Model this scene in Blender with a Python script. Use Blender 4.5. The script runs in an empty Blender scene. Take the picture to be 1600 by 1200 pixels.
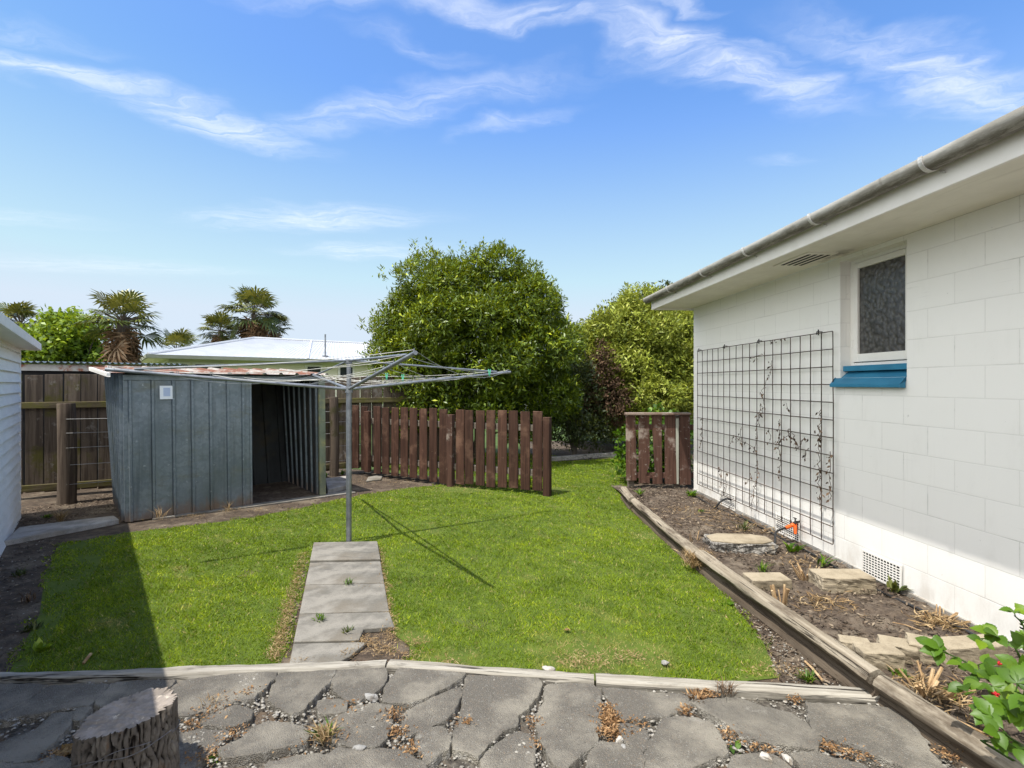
import bpy, math, random
import numpy as np
from mathutils import Vector, Matrix, noise as mnoise

random.seed(11)
RNG = np.random.default_rng(5)
S = bpy.context.scene
COL = S.collection
CAM_Z = 1.55
F = 820.0            # focal length in photo pixels (1600 wide)
SUN_OFF = Vector((.29, .26, -1.0))   # way the sunlight travels


def G(px, py, z=0.0):
    """photo pixel -> point on the horizontal plane at height z"""
    Y = F * (CAM_Z - z) / (py - 600.0)
    return ((px - 800.0) / F * Y, Y)


def at(px, py, Y):
    return Vector(((px - 800.0) / F * Y, Y, CAM_Z - (py - 600.0) / F * Y))


# ------------------------------------------------------------------ objects
def tag(o, label=None, cat=None, group=None, kind=None):
    if label: o['label'] = label
    if cat: o['category'] = cat
    if group: o['group'] = group
    if kind: o['kind'] = kind
    return o


def thing(name, label, cat, loc=(0, 0, 0), rz=0.0, group=None):
    o = bpy.data.objects.new(name, None)
    o.empty_display_size = .1
    COL.objects.link(o)
    o.location = loc
    o.rotation_euler = (0, 0, rz)
    return tag(o, label, cat, group)


def root_of(o):
    while o.parent: o = o.parent
    return o


class MB:
    """collects geometry, becomes ONE mesh object"""
    def __init__(self):
        self.v, self.f = [], []

    def add(self, vs, fs):
        n = len(self.v)
        self.v += [tuple(p) for p in vs]
        self.f += [tuple(i + n for i in f) for f in fs]
        return self

    def box(self, a, b):
        (x0, y0, z0), (x1, y1, z1) = a, b
        return self.add([(x0, y0, z0), (x1, y0, z0), (x1, y1, z0), (x0, y1, z0),
                         (x0, y0, z1), (x1, y0, z1), (x1, y1, z1), (x0, y1, z1)],
                        [(0, 3, 2, 1), (4, 5, 6, 7), (0, 1, 5, 4), (1, 2, 6, 5), (2, 3, 7, 6), (3, 0, 4, 7)])

    def obox(self, c, ax, ay, az):
        """box about c with half-axis vectors"""
        c, ax, ay, az = map(Vector, (c, ax, ay, az))
        vs = [c + sx * ax + sy * ay + sz * az for sz in (-1, 1) for sx, sy in ((-1, -1), (1, -1), (1, 1), (-1, 1))]
        return self.add(vs, [(0, 3, 2, 1), (4, 5, 6, 7), (0, 1, 5, 4), (1, 2, 6, 5), (2, 3, 7, 6), (3, 0, 4, 7)])

    def prism(self, poly, ext, origin=(0, 0, 0), u=(1, 0, 0), w=(0, 0, 1)):
        """polygon (a,b) in plane origin+a*u+b*w pushed along ext"""
        o, u, w, e = map(Vector, (origin, u, w, ext))
        n = len(poly)
        p0 = [o + a * u + b * w for a, b in poly]
        vs = p0 + [p + e for p in p0]
        fs = [tuple(range(n - 1, -1, -1)), tuple(range(n, 2 * n))]
        fs += [(i, (i + 1) % n, n + (i + 1) % n, n + i) for i in range(n)]
        return self.add(vs, fs)

    def sheet(self, prof, ext, origin=(0, 0, 0), u=(1, 0, 0), w=(0, 1, 0)):
        o, u, w, e = map(Vector, (origin, u, w, ext))
        p0 = [o + a * u + b * w for a, b in prof]
        n = len(p0)
        return self.add(p0 + [p + e for p in p0], [(i, i + 1, n + i + 1, n + i) for i in range(n - 1)])

    def tube(self, pts, r, n=8, caps=True):
        pts = [Vector(p) for p in pts]
        m = len(pts)
        rs = r if isinstance(r, (list, tuple)) else [r] * m
        t = (pts[1] - pts[0]).normalized()
        ref = Vector((0, 0, 1)) if abs(t.z) < .9 else Vector((1, 0, 0))
        nx = t.cross(ref).normalized()
        vs, fs = [], []
        for i, p in enumerate(pts):
            if i < m - 1:
                t = (pts[i + 1] - p).normalized() if i == 0 else (pts[i + 1] - pts[i - 1]).normalized()
            else:
                t = (p - pts[i - 1]).normalized()
            nx = (nx - t * nx.dot(t)).normalized()
            ny = t.cross(nx)
            for k in range(n):
                a = 2 * math.pi * k / n
                vs.append(p + (math.cos(a) * nx + math.sin(a) * ny) * rs[i])
        for i in range(m - 1):
            for k in range(n):
                k2 = (k + 1) % n
                fs.append((i * n + k, i * n + k2, (i + 1) * n + k2, (i + 1) * n + k))
        if caps:
            fs.append(tuple(range(n - 1, -1, -1)))
            fs.append(tuple((m - 1) * n + k for k in range(n)))
        return self.add(vs, fs)

    def build(self, name, mat, parent=None, bevel=0, smooth=False, local=False, kind=None, seg=1):
        me = bpy.data.meshes.new(name)
        vs = self.v
        if parent is not None and not local:
            mi = (Matrix.Translation(root_of(parent).location) @ root_of(parent).rotation_euler.to_matrix().to_4x4()).inverted()
            vs = [mi @ Vector(p) for p in vs]
        me.from_pydata(vs, [], self.f)
        me.update()
        me.materials.append(mat)
        if smooth:
            me.polygons.foreach_set('use_smooth', [True] * len(me.polygons))
            me.set_sharp_from_angle(angle=math.radians(38))
        o = bpy.data.objects.new(name, me)
        COL.objects.link(o)
        if parent is not None: o.parent = parent
        if bevel:
            b = o.modifiers.new('edges', 'BEVEL')
            b.width = bevel; b.segments = seg; b.limit_method = 'ANGLE'; b.angle_limit = math.radians(40)
        if kind: o['kind'] = kind
        return o


def single(mb, name, mat, label, cat, group=None, base=None, **kw):
    """a thing that is one mesh, its origin moved to its base"""
    vs = mb.v
    if base is None:
        xs, ys, zs = zip(*vs)
        base = ((min(xs) + max(xs)) / 2, (min(ys) + max(ys)) / 2, min(zs))
    mb.v = [(p[0] - base[0], p[1] - base[1], p[2] - base[2]) for p in vs]
    o = mb.build(name, mat, None, **kw)
    o.location = base
    return tag(o, label, cat, group)


def np_mesh(name, V, polys_n, mat, parent=None, tint=None, loc=(0, 0, 0), smooth=False, F_idx=None):
    """V: (N,3) array, consecutive polygons with polys_n vertices each (or an index array)"""
    V = np.asarray(V, np.float32).reshape(-1, 3)
    off = np.array(root_of(parent).location if parent is not None else loc, np.float32)
    V = V - off
    me = bpy.data.meshes.new(name)
    me.vertices.add(len(V))
    me.vertices.foreach_set('co', V.ravel())
    idx = np.arange(len(V), dtype=np.int32) if F_idx is None else np.asarray(F_idx, np.int32).ravel()
    npoly = len(idx) // polys_n
    me.loops.add(len(idx))
    me.loops.foreach_set('vertex_index', idx)
    me.polygons.add(npoly)
    me.polygons.foreach_set('loop_start', np.arange(0, npoly * polys_n, polys_n, dtype=np.int32))
    try: me.polygons.foreach_set('loop_total', np.full(npoly, polys_n, np.int32))
    except Exception: pass
    if tint is not None:
        a = me.attributes.new('tint', 'FLOAT', 'POINT')
        a.data.foreach_set('value', np.asarray(tint, np.float32).ravel())
    me.update(calc_edges=True)
    me.validate()
    if smooth: me.polygons.foreach_set('use_smooth', [True] * npoly)
    me.materials.append(mat)
    o = bpy.data.objects.new(name, me)
    COL.objects.link(o)
    if parent is not None: o.parent = parent
    else: o.location = loc
    return o


# ------------------------------------------------------------------ materials
class NT:
    def __init__(self, name):
        self.m = bpy.data.materials.new(name)
        self.m.use_nodes = True
        self.t = self.m.node_tree
        self.t.nodes.clear()
        self.out = self.n('ShaderNodeOutputMaterial')

    def n(self, kind, **kw):
        x = self.t.nodes.new(kind)
        for k, v in kw.items(): setattr(x, k, v)
        return x

    def l(self, a, b): self.t.links.new(a, b)

    def setin(self, sock, v):
        if isinstance(v, bpy.types.NodeSocket): self.l(v, sock)
        elif isinstance(v, (tuple, list)) and len(v) == 3 and sock.type == 'RGBA': sock.default_value = (*v, 1)
        else: sock.default_value = v

    def coord(self, scale=(1, 1, 1), which='Object', rnd=0.0, rot=(0, 0, 0)):
        tc = self.n('ShaderNodeTexCoord').outputs[which]
        if rnd:
            oi = self.n('ShaderNodeObjectInfo')
            mu = self.n('ShaderNodeMath', operation='MULTIPLY'); self.l(oi.outputs['Random'], mu.inputs[0]); mu.inputs[1].default_value = rnd
            ad = self.n('ShaderNodeVectorMath', operation='ADD'); self.l(tc, ad.inputs[0]); self.l(mu.outputs[0], ad.inputs[1]); tc = ad.outputs[0]
        mp = self.n('ShaderNodeMapping'); self.l(tc, mp.inputs[0]); mp.inputs['Scale'].default_value = scale
        mp.inputs['Rotation'].default_value = rot
        return mp.outputs[0]

    def noise(self, vec, scale=5, detail=5, rough=.6, dist=0.0):
        x = self.n('ShaderNodeTexNoise')
        self.l(vec, x.inputs['Vector'])
        x.inputs['Scale'].default_value = scale; x.inputs['Detail'].default_value = detail
        x.inputs['Roughness'].default_value = rough; x.inputs['Distortion'].default_value = dist
        return x.outputs[0]

    def voro(self, vec, scale=20, feature='F1'):
        x = self.n('ShaderNodeTexVoronoi', feature=feature)
        self.l(vec, x.inputs['Vector']); x.inputs['Scale'].default_value = scale
        return x

    def remap(self, v, a, b, lo=0.0, hi=1.0):
        x = self.n('ShaderNodeMapRange'); x.interpolation_type = 'SMOOTHSTEP'
        self.l(v, x.inputs[0])
        for i, k in enumerate((a, b, lo, hi)): x.inputs[1 + i].default_value = k
        return x.outputs[0]

    def math(self, op, a, b=None):
        x = self.n('ShaderNodeMath', operation=op)
        self.setin(x.inputs[0], a)
        if b is not None: self.setin(x.inputs[1], b)
        return x.outputs[0]

    def mix(self, fac, a, b, mode='MIX'):
        x = self.n('ShaderNodeMix', data_type='RGBA', blend_type=mode)
        self.setin(x.inputs[0], fac); self.setin(x.inputs[6], a); self.setin(x.inputs[7], b)
        return x.outputs[2]

    def bump(self, h, strength=.3, dist=.01, normal=None):
        x = self.n('ShaderNodeBump')
        x.inputs['Strength'].default_value = strength; x.inputs['Distance'].default_value = dist
        self.l(h, x.inputs['Height'])
        if normal: self.l(normal, x.inputs['Normal'])
        return x.outputs[0]

    def done(self, col, rough=.7, metal=0.0, normal=None, spec=.3, transl=0.0, tcol=None):
        p = self.n('ShaderNodeBsdfPrincipled')
        self.setin(p.inputs['Base Color'], col); self.setin(p.inputs['Roughness'], rough)
        self.setin(p.inputs['Metallic'], metal); p.inputs['Specular IOR Level'].default_value = spec
        if normal: self.l(normal, p.inputs['Normal'])
        sh = p.outputs[0]
        if transl:
            t = self.n('ShaderNodeBsdfTranslucent'); self.setin(t.inputs[0], tcol if tcol is not None else col)
            mx = self.n('ShaderNodeMixShader'); mx.inputs[0].default_value = transl
            self.l(sh, mx.inputs[1]); self.l(t.outputs[0], mx.inputs[2]); sh = mx.outputs[0]
        self.l(sh, self.out.inputs[0])
        return self.m


def surf(name, c1, c2, scale=(6, 6, 6), c3=None, s3=1.5, th3=(.55, .7), rough=.8, metal=0.0, bump=.3, bscale=1.0,
         bdist=.006, fine=60, rnd=0.0, vary=0.0, spec=.3, dist=0.0, lo=.35, hi=.65, c4=None, s4=8, th4=(.6, .66)):
    """two-colour mottled surface with stains and fine grain"""
    t = NT(name)
    co = t.coord(scale, rnd=rnd * 37.0)
    n1 = t.noise(co, 1.0, 6, .62, dist)
    col = t.mix(t.remap(n1, lo, hi), c1, c2)
    plain = t.coord((1, 1, 1), rnd=rnd * 11.0)
    if c3 is not None:
        n3 = t.noise(plain, s3, 5, .65)
        col = t.mix(t.remap(n3, *th3), col, c3)
    if c4 is not None:
        n4 = t.noise(plain, s4, 6, .7)
        col = t.mix(t.remap(n4, *th4), col, c4)
    if vary:
        oi = t.n('ShaderNodeObjectInfo')
        k = t.remap(oi.outputs['Random'], 0, 1, 1 - vary, 1 + vary)
        hs = t.n('ShaderNodeHueSaturation'); t.l(k, hs.inputs['Value']); t.l(col, hs.inputs['Color']); col = hs.outputs[0]
    nf = t.noise(plain, fine, 3, .6)
    h = t.math('ADD', n1, t.math('MULTIPLY', nf, .5 * bscale))
    return t.done(col, rough, metal, t.bump(h, bump, bdist), spec)


def leafmat(name, dark, mid, light, rough=.45, transl=.3, spec=.4, sat=None):
    t = NT(name)
    a = t.n('ShaderNodeAttribute', attribute_name='tint').outputs['Fac']
    c = t.mix(t.remap(a, 0.0, .55), dark, mid)
    c = t.mix(t.remap(a, .55, 1.0), c, light)
    tc = t.mix(.5, c, (light[0] * 1.3, light[1] * 1.3, light[2] * .6))
    return t.done(c, rough, 0, None, spec, transl, tc)


def hexlin(h):
    return tuple((c / 12.92 if c <= .04045 else ((c + .055) / 1.055) ** 2.4) for c in (int(h[i:i + 2], 16) / 255 for i in (0, 2, 4)))


# painted block wall -------------------------------------------------
def block_material():
    t = NT('painted_block')
    tc = t.n('ShaderNodeTexCoord').outputs['Object']
    sx = t.n('ShaderNodeSeparateXYZ'); t.l(tc, sx.inputs[0])
    cx = t.n('ShaderNodeCombineXYZ')
    t.l(t.math('ADD', sx.outputs['X'], t.math('MULTIPLY', sx.outputs['Y'], 1.0)), cx.inputs[0])
    wob = t.noise(tc, 3.0, 2)
    t.l(t.math('ADD', t.math('ADD', sx.outputs['Z'], .135), t.math('MULTIPLY', wob, .006)), cx.inputs[1])
    b = t.n('ShaderNodeTexBrick')
    t.l(cx.outputs[0], b.inputs['Vector'])
    b.offset = .5
    for k, v in (('Scale', 1.0), ('Mortar Size', .0042), ('Mortar Smooth', .6), ('Brick Width', .4), ('Row Height', .2), ('Bias', 0.0)):
        b.inputs[k].default_value = v
    b.inputs['Color1'].default_value = (.85, .83, .785, 1); b.inputs['Color2'].default_value = (.835, .815, .77, 1)
    b.inputs['Mortar'].default_value = (.82, .80, .755, 1)
    mort = b.outputs['Fac']
    cov = t.remap(t.noise(t.coord((1.0, 1.0, 3.2)), 1.5, 5, .65), .46, .72)           # paint fills the joints here and there
    joint = t.math('MULTIPLY', mort, t.math('MULTIPLY_ADD', cov, .8)) if False else t.math('MULTIPLY', mort, t.remap(cov, 0, 1, .30, 1.0))
    grime = t.remap(t.noise(t.coord((2.2, 2.2, .9)), 2.0, 6, .7), .5, .85)
    col = t.mix(t.math('MULTIPLY', joint, .62), b.outputs['Color'], (.42, .40, .37))
    col = t.mix(t.math('MULTIPLY', grime, .22), col, (.52, .50, .45))
    # soft dirt rubbed on the joints, as on old painted block
    smear = t.math('MULTIPLY', t.remap(t.noise(t.coord((1.2, 1.2, 30)), 1.0, 5, .7), .60, .72), t.remap(t.noise(tc, 1.6, 3), .45, .65))
    col = t.mix(t.math('MULTIPLY', smear, .26), col, (.42, .41, .39))
    spots = t.remap(t.noise(tc, 26, 3, .6), .70, .74)
    col = t.mix(t.math('MULTIPLY', spots, .35), col, (.33, .31, .28))
    splash = t.math('MULTIPLY', t.remap(sx.outputs['Z'], .42, .06), t.remap(t.noise(t.coord((3, 3, 1.4)), 2.0, 6, .7), .40, .72))
    col = t.mix(t.math('MULTIPLY', splash, .42), col, (.42, .34, .25))
    drip = t.remap(t.noise(t.coord((16, 16, .7)), 1.0, 5, .65), .58, .80)
    col = t.mix(t.math('MULTIPLY', drip, .16), col, (.45, .42, .37))
    pore = t.noise(t.coord((1, 1, 2.2)), 75, 4, .7)
    h = t.math('SUBTRACT', t.math('MULTIPLY', pore, .35), t.math('ADD', t.math('MULTIPLY', joint, .8), t.math('MULTIPLY', mort, .22)))
    return t.done(col, .62, 0, t.bump(h, .38, .004), .3)


def asphalt_material():
    t = NT('asphalt')
    co = t.coord()
    v = t.voro(co, 200)
    stone = t.mix(t.remap(v.outputs['Distance'], .05, .45), (.28, .252, .208), (.125, .113, .095))
    rn = t.n('ShaderNodeSeparateColor'); t.l(v.outputs['Color'], rn.inputs[0])
    stone = t.mix(t.remap(rn.outputs[0], .955, .985), stone, (.23, .22, .195))
    stone = t.mix(t.remap(rn.outputs[1], .93, .96), stone, (.20, .16, .12))
    big = t.noise(co, 3.2, 6, .65)
    col = t.mix(t.remap(big, .42, .68), stone, (.275, .248, .20))
    col = t.mix(t.math('MULTIPLY', t.remap(t.noise(co, 9, 6, .7), .58, .75), .5), col, (.34, .312, .26))
    dark = t.remap(t.noise(co, 1.3, 3), .52, .7)
    col = t.mix(t.math('MULTIPLY', dark, .45), col, (.10, .092, .08))
    gn = t.n('ShaderNodeSeparateXYZ'); t.l(t.n('ShaderNodeNewGeometry').outputs['True Normal'], gn.inputs[0])
    broken = t.math('MULTIPLY', t.remap(gn.outputs[2], .90, .45), t.remap(t.noise(co, 16, 5, .7), .46, .66))
    col = t.mix(broken, col, (.36, .335, .29))
    col = t.mix(t.math('MULTIPLY', t.remap(t.noise(co, 4.5, 6, .72), .58, .68), .6), col, (.30, .28, .24))
    h = t.math('ADD', t.math('MULTIPLY', v.outputs['Distance'], -1.2), t.math('MULTIPLY', t.noise(co, 40, 6, .7), 1.6))
    pit = t.remap(t.noise(co, 70, 4, .7), .60, .70)
    col = t.mix(t.math('MULTIPLY', pit, .55), col, (.045, .042, .038))
    return t.done(col, .88, 0, t.bump(h, .75, .008), .2)


def concrete_material(name, base, dark, tan, sc=1.0):
    t = NT(name)
    co = t.coord()
    c = t.mix(t.remap(t.noise(co, 5 * sc, 6, .65), .38, .66), base, dark)
    c = t.mix(t.math('MULTIPLY', t.remap(t.noise(co, 2.3 * sc, 5, .6), .5, .7), .6), c, tan)
    c = t.mix(t.math('MULTIPLY', t.remap(t.noise(co, 130, 2, .6), .55, .72), .5), c, (dark[0] * .5, dark[1] * .5, dark[2] * .5))
    h = t.math('ADD', t.noise(co, 60, 6, .7), t.math('MULTIPLY', t.noise(co, 9, 4), .8))
    return t.done(c, .85, 0, t.bump(h, .45, .006), .25)


def galv_material():
    t = NT('galvanised_iron')
    co = t.coord()
    sp = t.voro(co, 34)
    sc = t.n('ShaderNodeSeparateColor'); t.l(sp.outputs['Color'], sc.inputs[0])
    c = t.mix(t.remap(sc.outputs[0], .0, 1.0), (.165, .20, .225), (.215, .25, .275))
    c = t.mix(t.remap(t.noise(t.coord((1.2, 1.2, .8)), 1.6, 6, .65), .40, .72), c, (.125, .155, .165))
    c = t.mix(t.math('MULTIPLY', t.remap(t.noise(t.coord((9, 9, .5)), 1.5, 5, .65), .48, .72), .55), c, (.085, .10, .105))
    c = t.mix(t.math('MULTIPLY', t.remap(t.noise(t.coord((1, 1, 3.0)), 1.9, 5, .7), .52, .72), .55), c, (.15, .15, .10))
    c = t.mix(t.math('MULTIPLY', t.remap(t.noise(co, 14, 5, .7), .63, .70), .6), c, (.42, .45, .46))
    sz = t.n('ShaderNodeSeparateXYZ'); t.l(t.n('ShaderNodeTexCoord').outputs['Object'], sz.inputs[0])
    foot = t.remap(t.math('ADD', sz.outputs[2], t.math('MULTIPLY', t.math('SUBTRACT', t.noise(t.coord((6, 6, 2)), 2.0, 6, .75), .5), .5)), .20, .0)
    c = t.mix(t.math('MULTIPLY', foot, .75), c, (.20, .13, .085))
    c = t.mix(t.math('MULTIPLY', t.remap(t.noise(co, 38, 4, .7), .68, .73), .7), c, (.40, .43, .44))
    h = t.math('ADD', t.noise(t.coord((1, 1, 1)), 3.5, 3), t.math('MULTIPLY', t.noise(co, 60, 3), .06))
    return t.done(c, t.remap(t.noise(co, 6, 4), .3, .7, .38, .62), .35, t.bump(h, .35, .03), .4)


def rust_roof_material():
    t = NT('rusty_iron')
    co = t.coord()
    n = t.noise(t.coord((1.0, .35, 1)), 5, 6, .65)
    c = t.mix(t.remap(n, .40, .56), (.33, .31, .285), (.16, .062, .035))
    c = t.mix(t.remap(t.noise(co, 22, 5, .7), .52, .66), c, (.24, .13, .085))
    return t.done(c, .75, .1, t.bump(t.noise(co, 40, 4), .2, .004), .3)


def timber(name, c1, c2, axis, c3=None, th3=(.5, .68), s3=2.0, rough=.85, bump=.5, vary=.12, grain=28, c4=None, s4=9, th4=(.6, .68)):
    sc = [grain, grain, grain]; sc['xyz'.index(axis)] = grain * .045
    return surf(name, c1, c2, tuple(sc), c3, s3, th3, rough, 0, bump, .35, .005, 90, 1.0, vary, .2, .6, .34, .66, c4, s4, th4)


M = dict(
    block=block_material(), asphalt=asphalt_material(), galv=galv_material(), rust=rust_roof_material(),
    foundation=concrete_material('foundation_concrete', (.36, .34, .31), (.20, .19, .175), (.30, .25, .19)),
    concrete=concrete_material('slab_concrete', (.245, .225, .19), (.135, .125, .105), (.185, .155, .115)),
    pale_concrete=concrete_material('block_concrete', (.34, .285, .205), (.215, .175, .12), (.19, .15, .09)),
    rough_concrete=surf('broken_concrete', (.36, .335, .30), (.07, .064, .057), (38, 38, 38), (.30, .24, .16), 6, (.6, .75), .95, 0, 1.0, 1.0, .02, 120),
    white=surf('white_paint', (.83, .80, .75), (.78, .75, .69), (5, 5, 5), (.55, .53, .47), 2.2, (.62, .85), .5, 0, .12, 1, .003, 50),
    soffit=surf('soffit_paint', (.82, .78, .70), (.77, .73, .65), (4, 4, 4), (.36, .33, .29), 1.3, (.66, .85), .6, 0, .08, 1, .003, 50),
    board=surf('weatherboard_paint', (.86, .84, .80), (.79, .77, .73), (3, 9, 20), (.46, .46, .45), 5, (.64, .8), .55, 0, .2, 1, .003, 70),
    bracket=surf('bracket_metal', (.66, .65, .63), (.46, .44, .41), (20, 20, 20), None, rough=.5, metal=.1),
    blue=surf('blue_paint', (.035, .20, .33), (.028, .165, .28), (6, 6, 6), (.06, .25, .37), 9, (.6, .75), .5, 0, .15),
    dark=surf('dark_gap', (.012, .012, .013), (.02, .02, .02), (4, 4, 4), rough=.9),
    wire=surf('rusty_wire', (.035, .026, .022), (.075, .045, .03), (20, 20, 20), rough=.8),
    steel=surf('clothesline_steel', (.29, .305, .32), (.19, .20, .215), (9, 9, 9), (.17, .165, .16), 11, (.6, .75), .42, .65, .1),
    netting=surf('netting_wire', (.42, .42, .40), (.30, .29, .27), (9, 9, 9), rough=.5, metal=.5),
    picket=timber('stained_timber', (.078, .038, .025), (.038, .018, .012), 'z', (.135, .075, .050), (.50, .70), 4, .8, .45, .22, 30, (.19, .13, .095), 10, (.66, .74)),
    picket_worn=timber('worn_stained_timber', (.118, .062, .044), (.062, .031, .022), 'z', (.30, .24, .20), (.54, .68), 4.5, .85, .5, .15, 30, (.30, .26, .22), 14, (.60, .68)),
    picket_cap=timber('worn_cap_timber', (.33, .26, .21), (.15, .085, .06), 'x', (.42, .38, .33), (.5, .7), 5, .85, .5, .1),
    rail_wood=timber('bare_rail_timber', (.22, .19, .15), (.12, .095, .075), 'x', None, vary=.1),
    paling=timber('old_paling', (.135, .105, .078), (.060, .045, .034), 'z', (.075, .068, .018), (.50, .66), 2.4, .9, .7, .25, 26, (.19, .17, .145), 5, (.56, .68)),
    paling_rail=timber('mossy_rail', (.13, .105, .06), (.065, .05, .03), 'x', (.10, .092, .025), (.45, .65), 4, .9, .6),
    post=timber('old_post', (.125, .095, .07), (.055, .04, .03), 'z', (.07, .06, .03), (.55, .7), 4, .9, .7),
    soil=surf('garden_soil', (.125, .094, .068), (.060, .044, .033), (20, 20, 20), (.185, .148, .110), 4, (.48, .68), .95, 0, 1.0, 1.6, .02, 90, c4=(.15, .12, .09), s4=45, th4=(.62, .70)),
    ground=surf('bare_earth', (.10, .072, .050), (.052, .038, .027), (12, 12, 12), (.17, .135, .095), 2.5, (.48, .68), .95, 0, 1.0, 1.4, .015, 90, c4=(.21, .17, .125), s4=40, th4=(.62, .70)),
    turf=surf('turf_soil', (.085, .120, .012), (.060, .090, .010), (8, 8, 8), (.10, .085, .04), 2, (.6, .75), .95, 0, .6, 1, .01, 60),
    far_grass=surf('far_grass', (.07, .11, .025), (.05, .08, .02), (1, 1, 1), rough=.95),
    gravel=surf('gravel_stone', (.36, .335, .29), (.18, .165, .14), (30, 30, 30), None, rough=.9, vary=.0, bump=.5),
    gravel_bed=surf('gravel_bed', (.17, .15, .12), (.065, .055, .045), (45, 45, 45), (.16, .11, .07), 6, (.5, .7), .95, 0, 1.0, 1.6, .02, 110),
    cut=surf('cut_wood', (.33, .28, .235), (.20, .17, .14), (14, 14, 14), (.20, .16, .13), 5, (.52, .68), .9, 0, .8, 1.2, .01, 70, c4=(.5, .43, .34), s4=22, th4=(.6, .68)),
    trunk=timber('tree_bark', (.14, .115, .09), (.07, .056, .045), 'z', None, vary=.1),
    paper=surf('paper', (.78, .80, .82), (.72, .75, .79), (3, 3, 3), rough=.6),
    ink=surf('blue_ink', (.22, .32, .55), (.28, .38, .6), (9, 9, 9), rough=.6),
    cream=surf('cream_wall', (.74, .70, .54), (.69, .65, .50), (2, 2, 2), rough=.7),
    trim_green=surf('fascia_green', (.30, .31, .23), (.27, .28, .205), (3, 3, 3), rough=.6),
    white_roof=surf('white_roof', (.47, .48, .49), (.42, .43, .45), (2, 2, 2), rough=.45),
    glass_dark=surf('window_glass', (.03, .035, .045), (.04, .045, .055), (2, 2, 2), rough=.08, bump=0, spec=.6),
    curtain=surf('curtain', (.32, .32, .33), (.26, .26, .27), (9, 9, 1), rough=.8),
    orange=surf('orange_plastic', (.72, .13, .02), (.62, .10, .015), (9, 9, 9), rough=.4, bump=.05),
    black=surf('black_plastic', (.016, .016, .017), (.03, .03, .03), (9, 9, 9), rough=.45, bump=.05),
    tie_wire=surf('tie_wire', (.22, .21, .21), (.12, .11, .105), (20, 20, 20), rough=.55, metal=.3),
    shed_shade=surf('shade_dark_iron', (.055, .06, .062), (.035, .037, .038), (3, 3, 1.5), (.07, .06, .045), 2, (.5, .7), .75, .1, .3),  # iron darkened so the shed's inner shade is in the colour
    peg=surf('green_plastic', (.12, .52, .33), (.10, .45, .28), (9, 9, 9), rough=.4, bump=.05),
    straw=leafmat('dry_straw', (.17, .105, .050), (.30, .20, .10), (.46, .34, .19), .8, .15, .1),
    litter=leafmat('leaf_litter', (.10, .055, .028), (.23, .125, .055), (.42, .27, .14), .8, .1, .1),
    mulch=leafmat('mulch_bits', (.042, .030, .022), (.105, .075, .053), (.27, .215, .155), .9, .0, .1),
    stub=timber('cut_stem', (.44, .30, .16), (.26, .16, .08), 'z', (.55, .42, .26), (.5, .7), 6, .85, .4, .1),
    berry=surf('red_berry', (.50, .015, .02), (.38, .01, .015), (9, 9, 9), rough=.35),
    dead=leafmat('dead_foliage', (.050, .032, .020), (.105, .064, .038), (.21, .13, .075), .8, .1, .1),
    vine=surf('dead_vine', (.13, .085, .055), (.08, .05, .035), (20, 20, 20), rough=.9),
    leaf_big=leafmat('glossy_leaf', (.028, .052, .005), (.105, .158, .008), (.46, .50, .020), .42, .15, .36),
    leaf_yel=leafmat('variegated_leaf', (.080, .115, .014), (.27, .31, .035), (.66, .66, .20), .5, .16, .25),
    leaf_dk=leafmat('dark_leaf', (.025, .038, .010), (.055, .075, .016), (.13, .14, .028), .45, .2, .4),
    leaf_lt=leafmat('broad_leaf', (.065, .115, .010), (.17, .26, .018), (.38, .46, .04), .45, .3, .4),
    palm=leafmat('palm_leaf', (.028, .045, .010), (.075, .098, .018), (.25, .23, .045), .42, .10, .4),
    palm_dead=leafmat('dead_palm_leaf', (.09, .055, .032), (.22, .13, .07), (.38, .27, .17), .8, .1, .1),
    leaf_fresh=leafmat('fresh_leaf', (.034, .080, .006), (.072, .15, .008), (.15, .235, .014), .42, .28, .3),
)


def grass_material():
    t = NT('grass_blade')
    a = t.n('ShaderNodeAttribute', attribute_name='tint').outputs['Fac']
    d = t.n('ShaderNodeAttribute', attribute_name='dry').outputs['Fac']
    c = t.mix(t.remap(a, 0.0, .6), (.062, .115, .004), (.20, .285, .006))
    c = t.mix(t.remap(a, .6, 1.0), c, (.40, .46, .014))
    c = t.mix(d, c, (.50, .36, .17))
    return t.done(c, .55, 0, None, .25, .32, t.mix(.4, c, (.34, .40, .02)))


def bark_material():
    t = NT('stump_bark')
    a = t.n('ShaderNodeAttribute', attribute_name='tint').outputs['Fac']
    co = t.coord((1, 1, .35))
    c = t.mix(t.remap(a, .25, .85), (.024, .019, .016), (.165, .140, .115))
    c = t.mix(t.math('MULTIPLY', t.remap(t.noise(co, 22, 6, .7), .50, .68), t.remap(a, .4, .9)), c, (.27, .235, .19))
    c = t.mix(t.remap(t.noise(co, 9, 5, .7), .60, .72), c, (.20, .11, .055))
    return t.done(c, .95, 0, t.bump(t.noise(t.coord((1, 1, .5)), 55, 6, .75), 1.0, .012), .15)



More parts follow.
